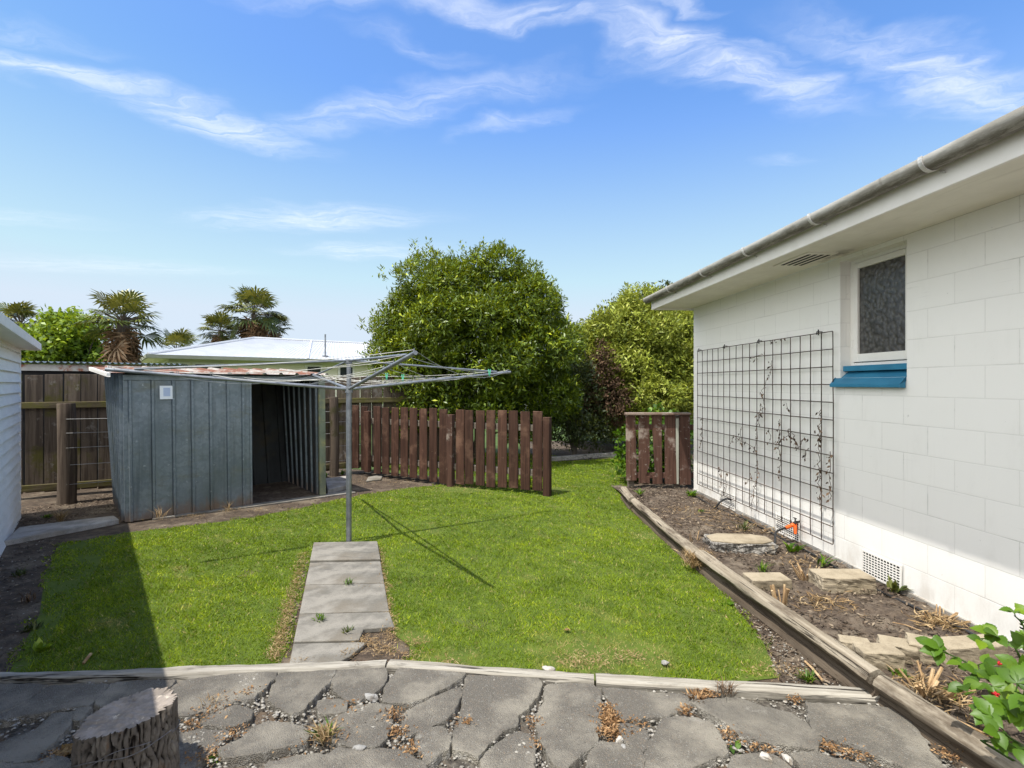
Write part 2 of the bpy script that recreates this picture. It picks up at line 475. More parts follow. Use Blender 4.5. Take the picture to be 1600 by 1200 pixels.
def split_timber(name, axis, pale, mid, dark, black, cut=(.57, .63), moss=None, side=None):
    """old weathered timber: long grain, open splits, dirty patches"""
    t = NT(name)
    ax = 'xyz'.index(axis)
    def st(a, c):
        s = [c, c, c]; s[ax] = a
        return t.coord(tuple(s), rnd=13.0)
    g = t.noise(st(1.3, 42), 1.0, 6, .65, .3)
    c = t.mix(t.remap(g, .36, .64), pale, mid)
    c = t.mix(t.math('MULTIPLY', t.remap(t.noise(st(2.2, 7), 1.0, 6, .7), .48, .66), .8), c, dark)
    sp = t.remap(t.noise(st(.9, 34), 1.0, 4, .7, .6), *cut)
    sp = t.math('MULTIPLY', sp, t.remap(t.noise(st(2.5, 5), 1.0, 3, .6), .36, .52))
    c = t.mix(sp, c, black)
    if side:
        gz = t.n('ShaderNodeSeparateXYZ'); t.l(t.n('ShaderNodeTexCoord').outputs['Object'], gz.inputs[0])
        lo = t.math('MULTIPLY', t.remap(t.math('ADD', gz.outputs[2], t.math('MULTIPLY', t.noise(st(3, 20), 1.0, 5, .7), .06)), side[0], side[1]), .85)
        c = t.mix(lo, c, dark)
    h = t.math('SUBTRACT', t.math('ADD', g, t.math('MULTIPLY', t.noise(st(6, 130), 1.0, 3), .4)), t.math('MULTIPLY', sp, 1.6))
    return t.done(c, .9, 0, t.bump(h, .75, .006), .2)


M['plank'] = split_timber('bleached_plank', 'x', (.38, .35, .295), (.24, .215, .175), (.12, .105, .085), (.028, .023, .018), (.55, .61))
M['log'] = split_timber('weathered_log', 'y', (.33, .285, .22), (.20, .165, .12), (.075, .055, .038), (.025, .019, .014), (.58, .64), side=(.165, .13))
M['bark'] = bark_material()
M['grass'] = grass_material()

def gutter_material():
    t = NT('weathered_gutter')
    co = t.coord()
    sx = t.n('ShaderNodeSeparateXYZ'); t.l(t.n('ShaderNodeTexCoord').outputs['Object'], sx.inputs[0])
    c = t.mix(t.remap(t.noise(t.coord((2.2, 9, 9)), 1.6, 6, .65), .35, .68), (.47, .45, .41), (.30, .28, .24))
    n = t.noise(t.coord((2.0, 9, 9)), 2.4, 7, .75)
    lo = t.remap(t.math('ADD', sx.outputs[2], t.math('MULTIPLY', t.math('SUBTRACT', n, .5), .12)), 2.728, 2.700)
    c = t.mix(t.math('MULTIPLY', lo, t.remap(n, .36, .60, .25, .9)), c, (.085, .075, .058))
    run = t.remap(t.noise(t.coord((22, 2, 2)), 1.0, 4, .7), .60, .72)
    c = t.mix(t.math('MULTIPLY', run, .45), c, (.16, .145, .12))
    return t.done(c, .6, .05, t.bump(t.noise(co, 60, 4), .2, .003), .3)


M['gutter'] = gutter_material()


def soffit_stained():
    t = NT('stained_soffit_paint')
    co = t.coord()
    c = t.mix(t.remap(t.noise(co, 4, 5, .6), .35, .65), (.82, .78, .70), (.76, .72, .64))
    mp = t.n('ShaderNodeMapping'); mp.vector_type = 'TEXTURE'; mp.inputs['Location'].default_value = (3.0, -.10, 2.61); mp.inputs['Scale'].default_value = (.34, .12, .2)
    t.l(t.n('ShaderNodeTexCoord').outputs['Object'], mp.inputs[0])
    ln = t.n('ShaderNodeVectorMath', operation='LENGTH'); t.l(mp.outputs[0], ln.inputs[0])
    st = t.math('MULTIPLY', t.remap(ln.outputs['Value'], .2, 1.1, 1.0, 0.0), t.remap(t.noise(co, 11, 5, .7), .3, .65))
    c = t.mix(t.math('MULTIPLY', st, .8), c, (.20, .17, .145))
    edge = t.remap(t.noise(t.coord((1.5, 14, 1)), 1.4, 5, .7), .56, .76)
    c = t.mix(t.math('MULTIPLY', edge, .30), c, (.45, .41, .34))
    return t.done(c, .6, 0, t.bump(t.noise(co, 50, 3), .08, .003), .3)


M['soffit_stained'] = soffit_stained()

# ------------------------------------------------------------------ camera, sun, sky
cam = bpy.data.cameras.new('camera')
cam.sensor_width = 36; cam.lens = 36 * F / 1600
cam.clip_start = .05; cam.clip_end = 3000
co = bpy.data.objects.new('camera', cam); COL.objects.link(co)
co.location = (0, 0, CAM_Z); co.rotation_euler = (math.radians(90), 0, 0)
S.camera = co

sun = bpy.data.lights.new('sun', 'SUN')
sun.energy = 3.2; sun.angle = math.radians(.5); sun.color = (1, .965, .90)
so = bpy.data.objects.new('sun', sun); COL.objects.link(so)
so.rotation_euler = SUN_OFF.to_track_quat('-Z', 'Y').to_euler()

w = bpy.data.worlds.new('World'); S.world = w; w.use_nodes = True
nt = w.node_tree; nt.nodes.clear()


class WN(NT):
    def __init__(self, tree):
        self.t = tree


def build_sky():
    t = WN(nt)
    out = t.n('ShaderNodeOutputWorld'); bg = t.n('ShaderNodeBackground')
    t.l(bg.outputs[0], out.inputs[0]); bg.inputs[1].default_value = .15
    sky = t.n('ShaderNodeTexSky', sky_type='NISHITA')
    sky.sun_disc = False
    sky.sun_elevation = math.atan2(1, math.hypot(.29, .26)); sky.sun_rotation = math.atan2(-.29, -.26)
    sky.air_density = 1.0; sky.dust_density = 1.0; sky.ozone_density = 1.6
    hs = t.n('ShaderNodeHueSaturation'); hs.inputs['Saturation'].default_value = 1.25
    t.l(sky.outputs[0], hs.inputs['Color'])
    skyc = t.mix(1.0, hs.outputs[0], (.91, .865, .92), 'MULTIPLY')
    skyc = t.mix(1.0, skyc, (2.35, 2.78, 3.25), 'DARKEN')
    tc = t.n('ShaderNodeTexCoord').outputs['Generated']
    sx = t.n('ShaderNodeSeparateXYZ'); t.l(tc, sx.inputs[0])
    skyc = t.mix(t.remap(sx.outputs[2], .50, .06, 0.0, .62), skyc, (2.42, 2.80, 3.25))
    zc = t.math('MAXIMUM', sx.outputs[2], .02)
    px = t.math('DIVIDE', sx.outputs[0], zc); py = t.math('DIVIDE', sx.outputs[1], zc)
    cp = t.n('ShaderNodeCombineXYZ'); t.l(px, cp.inputs[0]); t.l(py, cp.inputs[1])
    wv = t.n('ShaderNodeTexNoise'); t.l(cp.outputs[0], wv.inputs['Vector'])
    wv.inputs['Scale'].default_value = 3.2; wv.inputs['Detail'].default_value = 5
    wsub = t.n('ShaderNodeVectorMath', operation='MULTIPLY_ADD')
    t.l(wv.outputs['Color'], wsub.inputs[0]); wsub.inputs[1].default_value = (.42, .42, 0); wsub.inputs[2].default_value = (-.21, -.21, 0)
    wp = t.n('ShaderNodeVectorMath', operation='ADD'); t.l(cp.outputs[0], wp.inputs[0]); t.l(wsub.outputs[0], wp.inputs[1])
    segs = [(-1.70, 1.58, -1.22, 1.80, .085, 1.0), (-1.35, 1.78, -.92, 2.20, .15, .95), (-.98, 2.05, .06, 1.74, .105, .62),
            (-.66, 1.36, -.1, 1.36, .05, .62), (-.25, 1.37, .30, 1.45, .06, .95), (.22, 1.42, .64, 1.64, .085, 1.0), (.5, 1.60, 1.12, 1.84, .10, .9),
            (1.0, 1.54, 1.85, 1.85, .10, 1.0), (1.45, 1.78, 2.1, 1.95, .12, .8), (.33, 1.37, .55, 1.40, .025, .7), (-1.75, 3.2, -.65, 3.15, .22, .75), (-1.5, 3.95, -.6, 3.95, .22, .6),
            (-.18, 2.08, .18, 1.90, .06, .45), (.62, 1.56, .88, 1.60, .035, .5), (-1.62, 1.45, -1.25, 1.52, .06, .35), (-4.4, 4.3, -2.6, 4.6, .3, .4), (1.15, 2.35, 1.35, 2.35, .06, .3),
            (-.45, 1.5, -.15, 1.62, .05, .35), (-3.4, 3.1, -2.6, 3.2, .15, .3)]
    tot = None
    for ax, ay, bx, by, wd, k in segs:
        L = math.hypot(bx - ax, by - ay); ang = math.atan2(by - ay, bx - ax)
        mp = t.n('ShaderNodeMapping'); mp.vector_type = 'TEXTURE'
        mp.inputs['Location'].default_value = ((ax + bx) / 2, (ay + by) / 2, 0)
        mp.inputs['Rotation'].default_value = (0, 0, ang)
        mp.inputs['Scale'].default_value = (L / 2 * 1.2, wd, 1)
        t.l(wp.outputs[0], mp.inputs[0])
        ln = t.n('ShaderNodeVectorMath', operation='LENGTH'); t.l(mp.outputs[0], ln.inputs[0])
        m = t.remap(ln.outputs['Value'], .0, 1.6, k, 0.0)
        tot = m if tot is None else t.math('MAXIMUM', tot, m)
    st = t.n('ShaderNodeMapping'); st.inputs['Rotation'].default_value = (0, 0, -.45); st.inputs['Scale'].default_value = (1.6, 7.0, 1)
    t.l(wp.outputs[0], st.inputs[0])
    fib = t.noise(st.outputs[0], 1.9, 9, .62, .6)
    fine = t.noise(wp.outputs[0], 14, 6, .65)
    d = t.math('MULTIPLY', tot, t.remap(fib, .22, .78, .10, 1.0))
    d = t.math('MULTIPLY', d, t.remap(fine, .2, .75, .62, 1.0))
    d = t.math('MULTIPLY', d, .74)
    # broad bright cloud added out of view, left and behind, to fill wall shade
    ov = t.noise(cp.outputs[0], 1.1, 6, .6, .4)
    side = t.math('MAXIMUM', t.remap(px, -.15, -1.0), t.math('MULTIPLY', t.remap(py, -.1, -1.0), .7))
    back = t.math('MULTIPLY', t.math('MULTIPLY', t.remap(py, 1.2, .6), side), t.remap(ov, .30, .60, .35, 1.0))
    back = t.math('MULTIPLY', back, t.remap(sx.outputs[2], .0, .15))
    col = t.mix(d, skyc, (4.3, 4.36, 4.46))
    col = t.mix(back, col, (8.8, 8.75, 8.7))
    t.l(col, bg.inputs[0])
    return bg


build_sky()
vs = S.view_settings
vs.view_transform = 'Standard'; vs.look = 'None'; vs.gamma = 1.0; vs.exposure = 0.98
S.cycles.max_bounces = 8; S.cycles.diffuse_bounces = 4; S.cycles.transparent_max_bounces = 8
# ------------------------------------------------------------------ ground
def inpoly(x, y, poly):
    r = np.zeros(len(x), bool); n = len(poly)
    for i in range(n):
        x0, y0 = poly[i]; x1, y1 = poly[(i + 1) % n]
        c = (y0 > y) != (y1 > y)
        with np.errstate(divide='ignore', invalid='ignore'):
            r ^= c & (x < (x1 - x0) * (y - y0) / (y1 - y0 + 1e-12) + x0)
    return r


def wob(x, y, s):
    """cheap smooth noise in numpy, roughly -1..1"""
    return (np.sin(x * 1.7 * s + 1.3 * np.sin(y * 1.1 * s + .7)) + np.sin(y * 2.3 * s + 1.7 * np.sin(x * .9 * s + 2.1)) +
            np.sin((x + y) * 3.1 * s + 1.1 * np.sin((x - y) * 1.9 * s))) / 3


mb = MB(); mb.add([(-150, -60, 0), (150, -60, 0), (150, 260, 0), (-150, 260, 0)], [(0, 1, 2, 3)])
g = mb.build('ground', M['ground'], kind='structure')
mb = MB(); mb.add([(-150, 9.6, .004), (-3.0, 9.6, .004), (-1.2, 8.7, .004), (.35, 7.7, .004), (.7, 10.9, .004), (2.2, 11.05, .004), (2.6, 13.5, .004), (150, 13.5, .004), (150, 260, .004), (-150, 260, .004)], [tuple(range(10))])
mb.build('grass_beyond', M['far_grass'], kind='structure')

LAWN = [G(*p) for p in ((92, 852), (70, 900), (62, 960), (10, 1060), (240, 1054), (432, 1046), (450, 1012), (486, 872), (500, 850), (585, 850), (606, 985), (640, 1010), (640, 1038),
                        (900, 1064), (1090, 1073), (1218, 1060), (1190, 1000), (1120, 915), (1060, 862), (1005, 818), (984, 785), (980, 716), (868, 722), (850, 745), (700, 757), (640, 763), (560, 775),
                        (480, 792), (400, 808), (300, 822), (200, 832))]
BEHIND = [G(*p) for p in ((868, 722), (850, 752), (700, 748), (600, 735), (600, 712), (750, 706), (870, 712))]
mb = MB(); mb.add([(x, y, .004) for x, y in LAWN], [tuple(range(len(LAWN)))])
mb.build('lawn', M['turf'], kind='structure')


def grass_patch():
    xs, ys = [], []
    for dens, y0, y1 in ((15000, 2.6, 3.3), (12500, 3.3, 4.2), (8500, 4.2, 5.4), (5400, 5.4, 7.2), (3800, 7.2, 11.8)):
        x0, x1 = -5.6, 2.4
        n = int(dens * (x1 - x0) * (y1 - y0))
        xs.append(RNG.uniform(x0, x1, n)); ys.append(RNG.uniform(y0, y1, n))
    x = np.concatenate(xs); y = np.concatenate(ys)
    # ragged border
    jx = x + .05 * wob(x, y, 4) + .03 * wob(x, y, 15); jy = y + .05 * wob(y, x, 4) + .03 * wob(y + 3, x, 15)
    k = inpoly(jx, jy, LAWN) | inpoly(jx, jy, BEHIND)
    # a few stray tufts over the border
    k |= (inpoly(x + .13 * wob(x, y, 9), y + .13 * wob(y, x, 9), LAWN) & (RNG.random(len(x)) < .45))
    k &= ~((x < -2.6 - .55 * (y - 2.8)) & (RNG.random(len(x)) < np.clip(.55 + .7 * wob(x, y, 5), 0, .95)))
    x, y = x[k], y[k]
    dry = np.zeros(len(x))
    for cx, cy, r in [(*G(648, 1000), .10), (*G(700, 1032), .12), (*G(935, 1024), .26), (*G(985, 1024), .2), (*G(1010, 838), .15), (*G(1245, 1040), .2), (*G(860, 765), .2), (*G(480, 970), .07), (*G(720, 765), .3)]:
        dry = np.maximum(dry, np.clip(1.55 - np.hypot(x - cx, (y - cy) * 1.6) / r + .5 * wob(x, y, 11), 0, 1))
    thin = wob(x * .9, y, 2.6) + .6 * wob(x, y, 8)
    dry = np.maximum(dry, np.clip((thin - .75) * 1.0, 0, .45))
    fleck = wob(x * 1.3 + 2, y * 1.1, 13) + .7 * wob(x, y + 5, 29)
    dry = np.maximum(dry, np.clip((fleck - .80) * 1.2, 0, .6))
    keep = RNG.random(len(x)) > .75 * dry
    x, y, dry = x[keep], y[keep], dry[keep]
    n = len(x)
    dist = np.hypot(x, y)
    h = RNG.uniform(.011, .027, n) * (1 + .3 * wob(x, y, 5)) * (1 - .35 * dry)
    wd = RNG.uniform(.0028, .0052, n) * np.clip(dist / 3.2, 1, 3.2)
    # broad clover-like leaves mixed in
    broad = (RNG.random(n) < .10 + .12 * (wob(x, y, 3.3) > .2))
    wd = np.where(broad, wd * 2.4, wd); h = np.where(broad, h * .8, h)
    a = RNG.uniform(0, 2 * math.pi, n); la = RNG.uniform(0, 2 * math.pi, n)
    lean = h * RNG.uniform(.35, 1.35, n)
    sx, sy = np.cos(a) * wd / 2, np.sin(a) * wd / 2
    lx, ly = np.cos(la) * lean, np.sin(la) * lean
    z0 = np.full(n, .002)
    V = np.empty((n, 3, 3), np.float32)
    V[:, 0] = np.stack([x - sx, y - sy, z0], 1); V[:, 1] = np.stack([x + sx, y + sy, z0], 1)
    V[:, 2] = np.stack([x + lx, y + ly, h], 1)
    t = np.clip(.40 + .20 * wob(x, y, 1.7) + .20 * wob(x, y, 6) + .14 * wob(x, y, 19) + RNG.normal(0, .22, n), 0, 1)
    o = np_mesh('lawn_grass', V.reshape(-1, 3), 3, M['grass'], tint=np.repeat(t, 3))
    d = o.data.attributes.new('dry', 'FLOAT', 'POINT'); d.data.foreach_set('value', np.repeat(np.clip(dry + (RNG.random(n) < .05) * .6, 0, 1), 3).astype(np.float32))
    tag(o, 'short mown green lawn grass with a few dry patches', 'grass', kind='stuff')


grass_patch()

# ------------------------------------------------------------------ broken asphalt
ZA = .044
CRACK = {
    0: [[(-120, 150), (0, 160), (140, 160), (285, 165), (175, 250), (100, 290), (0, 330), (-120, 350)],
        [(315, 168), (520, 155), (680, 155), (640, 200), (595, 245), (555, 280), (330, 315), (190, 340), (0, 372), (0, 345), (110, 296), (185, 255)],
        [(485, 305), (565, 300), (500, 375), (465, 365)],
        [(220, 440), (330, 335), (455, 320), (435, 400), (330, 505), (265, 560), (205, 625), (110, 635), (-40, 615), (-60, 540), (100, 480)],
        [(-150, 640), (100, 665), (230, 650), (330, 600), (400, 620), (480, 660), (520, 760), (-150, 780)],
        [(725, 152), (900, 142), (1095, 132), (1035, 190), (960, 240), (800, 290), (640, 300), (605, 255), (690, 180)]],
    260: [[(90, 130), (200, 112), (360, 95), (560, 76), (690, 78), (650, 130), (600, 180), (555, 215), (545, 233), (420, 258), (330, 298), (200, 322), (75, 346), (-40, 330), (-60, 260), (0, 195)],
          [(220, 390), (300, 330), (430, 278), (500, 296), (530, 320), (525, 358), (430, 402), (330, 398)],
          [(93, 452), (200, 432), (385, 440), (380, 465), (300, 545), (180, 640), (150, 690), (40, 690), (30, 560)],
          [(350, 592), (332, 560), (450, 510), (560, 422), (640, 392), (760, 402), (860, 432), (885, 485), (820, 528), (720, 543), (600, 578), (480, 596), (400, 608)],
          [(712, 86), (900, 76), (1055, 66), (1028, 122), (958, 190), (850, 308), (790, 333), (745, 315), (700, 288), (645, 250), (662, 180)],
          [(1072, 65), (1200, 58), (1370, 50), (1372, 110), (1358, 150), (1328, 175), (1200, 258), (1130, 248), (1052, 190), (1042, 122)],
          [(962, 328), (952, 262), (1080, 252), (1126, 272), (1118, 318), (1050, 342)],
          [(955, 402), (1130, 322), (1170, 292), (1290, 272), (1408, 282), (1400, 380), (1385, 440), (1375, 482), (1310, 540), (1180, 540), (1090, 512), (1000, 462)],
          [(640, 650), (900, 595), (1000, 602), (1060, 562), (1180, 572), (1330, 562), (1480, 572), (1600, 640), (1640, 720), (600, 720)]],
    600: [[(97, 58), (300, 56), (518, 66), (478, 110), (380, 170), (230, 240), (130, 262), (0, 260), (22, 150)],
          [(132, 330), (200, 287), (300, 238), (400, 192), (472, 172), (478, 222), (440, 290), (420, 330), (370, 373), (270, 408), (130, 468), (117, 420)],
          [(202, 482), (232, 432), (360, 422), (415, 470), (398, 550), (350, 570), (280, 640), (212, 542)],
          [(492, 200), (532, 88), (640, 97), (800, 102), (958, 112), (980, 150), (950, 228), (890, 290), (830, 350), (826, 400), (740, 438), (650, 518), (590, 588), (440, 540), (432, 470), (480, 370), (500, 260)],
          [(1003, 270), (1012, 162), (1052, 152), (1200, 150), (1300, 152), (1345, 190), (1352, 300), (1342, 448), (1210, 456), (1120, 500), (1040, 533), (1000, 538), (962, 420), (953, 360)],
          [(1027, 562), (1100, 522), (1200, 474), (1332, 472), (1322, 530), (1230, 590), (1130, 690), (1080, 670)],
          [(622, 602), (702, 522), (780, 480), (850, 442), (895, 460), (935, 520), (928, 720), (590, 720)]],
    950: [[(-105, 590), (-42, 517), (80, 527), (190, 577), (220, 592), (205, 720), (-130, 720)],
          [(-28, 182), (60, 182), (180, 196), (300, 207), (550, 222), (508, 268), (420, 328), (340, 348), (210, 358), (100, 376), (42, 300)],
          [(62, 402), (150, 402), (242, 442), (242, 518), (212, 568), (110, 498)],
          [(312, 440), (342, 372), (430, 352), (570, 367), (640, 392), (680, 442), (718, 512), (740, 580), (600, 630), (480, 690), (240, 700), (242, 592), (262, 512)],
          [(532, 274), (640, 252), (800, 242), (900, 272), (980, 302), (1140, 342), (1210, 385), (1268, 432), (1325, 500), (1298, 558), (1130, 538), (950, 508), (832, 478), (750, 400), (642, 340)],
          [(740, 700), (802, 602), (960, 587), (1060, 612), (1160, 700)],
          [(1152, 592), (1300, 582), (1400, 622), (1600, 660), (1680, 730), (1230, 700)]],
    1200: [[(247, 272), (400, 287), (560, 294), (720, 302), (850, 342), (940, 462), (1010, 572), (1130, 720), (900, 690), (700, 608), (560, 560), (400, 498), (312, 468), (272, 410)]],
}


def slab(mb, pts, z):
    """one ragged broken piece: skirt, rounded lip, slightly uneven top"""
    P = []
    n = len(pts)
    ox, oy = pts[0][0] * 7.1, pts[0][1] * 5.3
    for i in range(n):
        a, b = Vector(pts[i]), Vector(pts[(i + 1) % n])
        m = max(1, int((b - a).length / .016))
        nrm = Vector((b.y - a.y, a.x - b.x)).normalized() if (b - a).length > 1e-6 else Vector((0, 0))
        for k in range(m):
            p = a.lerp(b, k / m)
            q = mnoise.noise((p.x * 22 + ox, p.y * 22, 0)) * .007 + mnoise.noise((p.x * 75 + ox, p.y * 75, 3)) * .010
            P.append(p + nrm * q)
    n = len(P)
    area = sum(P[i].x * P[(i + 1) % n].y - P[(i + 1) % n].x * P[i].y for i in range(n))
    if area < 0: P.reverse()
    cx = sum(p.x for p in P) / n; cy = sum(p.y for p in P) / n
    tx, ty = random.uniform(-.010, .010), random.uniform(-.010, .010)
    zz = z + random.uniform(-.006, .004)

    def ring(ins, dz):
        out = []
        for i in range(n):
            t = (P[(i + 2) % n] - P[i - 2])
            nr = Vector((-t.y, t.x)).normalized() if t.length > 1e-9 else Vector((0, 0))
            p = P[i] + nr * ins
            out.append((p.x, p.y, zz + dz + tx * (p.x - cx) + ty * (p.y - cy)))
        return out
    base = len(mb.v)
    rings = [ring(-.014, -.042), ring(-.010, -.010), ring(-.008, -.002), ring(-.004, 0)]
    vs = [p for r in rings for p in r]
    fs = []
    for r in range(3):
        for i in range(n):
            j = (i + 1) % n
            fs.append((r * n + i, r * n + j, (r + 1) * n + j, (r + 1) * n + i))
    fs.append(tuple(3 * n + i for i in range(n)))
    mb.add(vs, fs)


mb = MB()
for off, polys in CRACK.items():
    for poly in polys:
        slab(mb, [G(off + x / 4, 1030 + y / 4, ZA) for x, y in poly], ZA)
# the rest of the drive, under and behind the camera
random.seed(4)
for iy in range(-5, 8):
    for ix in range(-7, 6):
        cx, cy = ix * .42 + (iy % 2) * .2, 1.62 - (7 - iy) * .36 + .28
        if cx > 1.55 + (2.0 - cy) * .2: continue
        k = random.randint(5, 7); a0 = random.random() * 6
        pts = [(cx + .215 * random.uniform(.8, 1.08) * math.cos(a0 + 2 * math.pi * i / k), cy + .19 * random.uniform(.8, 1.08) * math.sin(a0 + 2 * math.pi * i / k)) for i in range(k)]
        if max(p[1] for p in pts) < 2.06: slab(mb, pts, ZA)
ap = mb.build('asphalt_paving', M['asphalt'], kind='structure')
mb = MB(); mb.add([(-4.5, -3.2, .006), (2.6, -3.2, .006), (1.86, 2.52, .006), (-.65, 2.86, .006), (-4.5, 2.72, .006)], [(0, 1, 2, 3, 4)])
mb.build('gravel_base', M['gravel_bed'], kind='structure')
DRIVE = [(-4.3, 1.2), (2.0, 1.2), (1.85, 2.48), (-.65, 2.78), (-4.3, 2.55)]


def pebbles(name, label, n, region, mat, zf, smin, smax, tintless=True):
    """irregular little stones, one mesh"""
    xs = RNG.uniform(min(p[0] for p in region), max(p[0] for p in region), n)
    ys = RNG.uniform(min(p[1] for p in region), max(p[1] for p in region), n)
    k = inpoly(xs, ys, region); xs, ys = xs[k], ys[k]
    octv = np.array([(1, 0, 0), (0, 1, 0), (-1, 0, 0), (0, -1, 0), (.1, .1, .9), (.0, 0, -.6), (.7, .7, .45), (-.7, .7, .4), (-.7, -.7, .45), (.7, -.7, .4)])
    fc = [(0, 6, 4), (6, 1, 4), (1, 7, 4), (7, 2, 4), (2, 8, 4), (8, 3, 4), (3, 9, 4), (9, 0, 4), (0, 1, 6), (1, 2, 7), (2, 3, 8), (3, 0, 9)]
    m = len(xs)
    s = RNG.uniform(0, 1, m) ** 2.2 * (smax - smin) + smin
    V = octv[None] * s[:, None, None] * RNG.uniform(.6, 1.15, (m, 10, 3)) * np.array([1, .8, .62])
    a = RNG.uniform(0, 6.28, m); ca, sa = np.cos(a)[:, None], np.sin(a)[:, None]
    X = V[:, :, 0] * ca - V[:, :, 1] * sa + xs[:, None]; Y = V[:, :, 0] * sa + V[:, :, 1] * ca + ys[:, None]
    Z = V[:, :, 2] + (zf(xs, ys) + s * .3)[:, None]
    idx = (np.array(fc)[None] + (np.arange(m) * 10)[:, None, None]).ravel()
    o = np_mesh(name, np.stack([X, Y, Z], 2).reshape(-1, 3), 3, mat, F_idx=idx)
    return tag(o, label, 'gravel', kind='stuff')


pebbles('gravel', 'loose pale gravel lying in the cracks of the asphalt', 24000, DRIVE, M['gravel'], lambda x, y: .010 + .024 * np.clip(wob(x, y, 5) + .35, 0, 1), .003, .013)


def bits(name, label, n, pts_fn, mat, lmin, lmax, wr, kind_cat, lift=.012, curl=.5):
    """flat little leaves or straws: quads lying at all angles; pts_fn gives x,y,z"""
    x, y, z = pts_fn(n); m = len(x)
    L = RNG.uniform(lmin, lmax, m); W = L * RNG.uniform(wr * .6, wr * 1.3, m)
    a = RNG.uniform(0, 6.28, m); el = RNG.normal(0, curl, m)
    d = np.stack([np.cos(a) * np.cos(el), np.sin(a) * np.cos(el), np.abs(np.sin(el))], 1)
    s = np.stack([-np.sin(a), np.cos(a), RNG.normal(0, .5, m)], 1); s /= np.linalg.norm(s, axis=1)[:, None]
    c = np.stack([x, y, z + RNG.uniform(0.001, lift, m)], 1)
    V = np.stack([c, c + d * (L * .5)[:, None] + s * (W * .5)[:, None], c + d * L[:, None] + np.array([0, 0, -.2]) * (L * np.abs(np.sin(el)))[:, None], c + d * (L * .45)[:, None] - s * (W * .5)[:, None]], 1)
    o = np_mesh(name, V.reshape(-1, 3), 4, mat, tint=np.repeat(RNG.random(m), 4))
    return tag(o, label, kind_cat, kind='stuff')


def blobs(spots):
    def f(n):
        w_ = np.array([s[3] for s in spots], float); w_ /= w_.sum()
        i = RNG.choice(len(spots), n, p=w_); sp = np.array([s[:3] for s in spots], float)
        x = sp[i, 0] + RNG.normal(0, 1, n) * sp[i, 2] * .5; y = sp[i, 1] + RNG.normal(0, 1, n) * sp[i, 2] * .4
        return x, y, np.where(y < 2.85, .030, .012)
    return f


def gsp(px, py, r, k, z=.03):
    return (*G(px, py, z), r, k)


LIT = [gsp(330, 1110, .10, 2), gsp(300, 1135, .08, 1), gsp(365, 1148, .08, 1.4), gsp(320, 1180, .07, 1.5), gsp(510, 1150, .14, 2), gsp(612, 1120, .06, 2), gsp(622, 1145, .05, 1.5), gsp(640, 1175, .07, 2),
       gsp(950, 1125, .06, 4), gsp(955, 1145, .07, 5), gsp(948, 1110, .05, 3), gsp(990, 1132, .06, 1), gsp(1070, 1112, .04, 1.5), gsp(1105, 1085, .05, 2.5), gsp(1140, 1150, .06, 1), gsp(1190, 1172, .08, 1.5),
       gsp(1295, 1168, .05, 2), gsp(1340, 1180, .08, 2), gsp(1480, 1180, .06, 2), gsp(835, 1130, .05, 1), gsp(725, 1130, .05, 1), gsp(835, 1165, .05, .7), gsp(1240, 1095, .04, 1.2), gsp(90, 1180, .06, .8), gsp(385, 1085, .05, 1), gsp(540, 1108, .1, .8)]
bits('leaf_litter', 'dry tan leaf litter caught in the asphalt cracks', 3600, blobs(LIT), M['litter'], .008, .022, .40, 'leaves', .016, .45)

# dry clippings beside the path and bare soil
EDGE = []
for i in range(26):
    f = i / 25
    EDGE.append((*G(486 - 45 * f - 12, 868 + 165 * f), .05, 1)); EDGE.append((*G(592 + 18 * f, 862 + 140 * f), .045, .9))
EDGE += [gsp(925, 1026, .16, 3.5), gsp(985, 1022, .13, 2.5), gsp(890, 1030, .1, 1.2), gsp(650, 1000, .07, 1.5), gsp(700, 1034, .09, 1), gsp(1180, 1050, .12, 1.2), gsp(1240, 1050, .12, 1.2)]
EDGE += [gsp(545, 860, .16, 4), gsp(510, 862, .1, 2), gsp(570, 1000, .11, 5), gsp(600, 1012, .09, 3), gsp(545, 1018, .07, 1.5), gsp(470, 1030, .06, 1), gsp(565, 918, .05, 1), gsp(640, 1022, .12, 2),
         gsp(220, 808, .15, 3), gsp(300, 805, .2, 3), gsp(360, 795, .2, 3), gsp(170, 815, .2, 3), gsp(120, 820, .2, 2), gsp(410, 795, .2, 2), gsp(590, 745, .35, 2), gsp(630, 752, .3, 2.5), gsp(680, 750, .3, 1.5), gsp(560, 752, .3, 1.5), gsp(720, 758, .25, 1)]
bits('dry_clippings', 'dry straw coloured grass clippings along the path and shed', 9200, blobs(EDGE), M['straw'], .010, .035, .13, 'clippings', .014, .40)

BARE = [[G(*p) for p in ((1215, 1060), (1190, 1000), (1110, 905), (1060, 862), (1075, 862), (1180, 960), (1370, 1078), (1240, 1072))],
        [G(*p) for p in ((0, 870), (60, 838), (100, 845), (75, 900), (60, 960), (30, 1046), (-250, 1046))],
        [G(*p) for p in ((20, 800), (180, 770), (180, 800), (20, 832))],
        [G(*p) for p in ((505, 775), (560, 742), (760, 762), (640, 765), (540, 785), (400, 812), (210, 828))],
        [G(*p) for p in ((450, 1020), (484, 872), (478, 872), (430, 1040))]]


def bare_pts(n):
    X, Y = [], []
    for p in BARE:
        xs = [q[0] for q in p]; ys = [q[1] for q in p]
        x = RNG.uniform(min(xs), max(xs), n); y = RNG.uniform(min(ys), max(ys), n)
        k = inpoly(x, y, p); X.append(x[k]); Y.append(y[k])
    X = np.concatenate(X); Y = np.concatenate(Y)
    return X, Y, np.zeros(len(X))


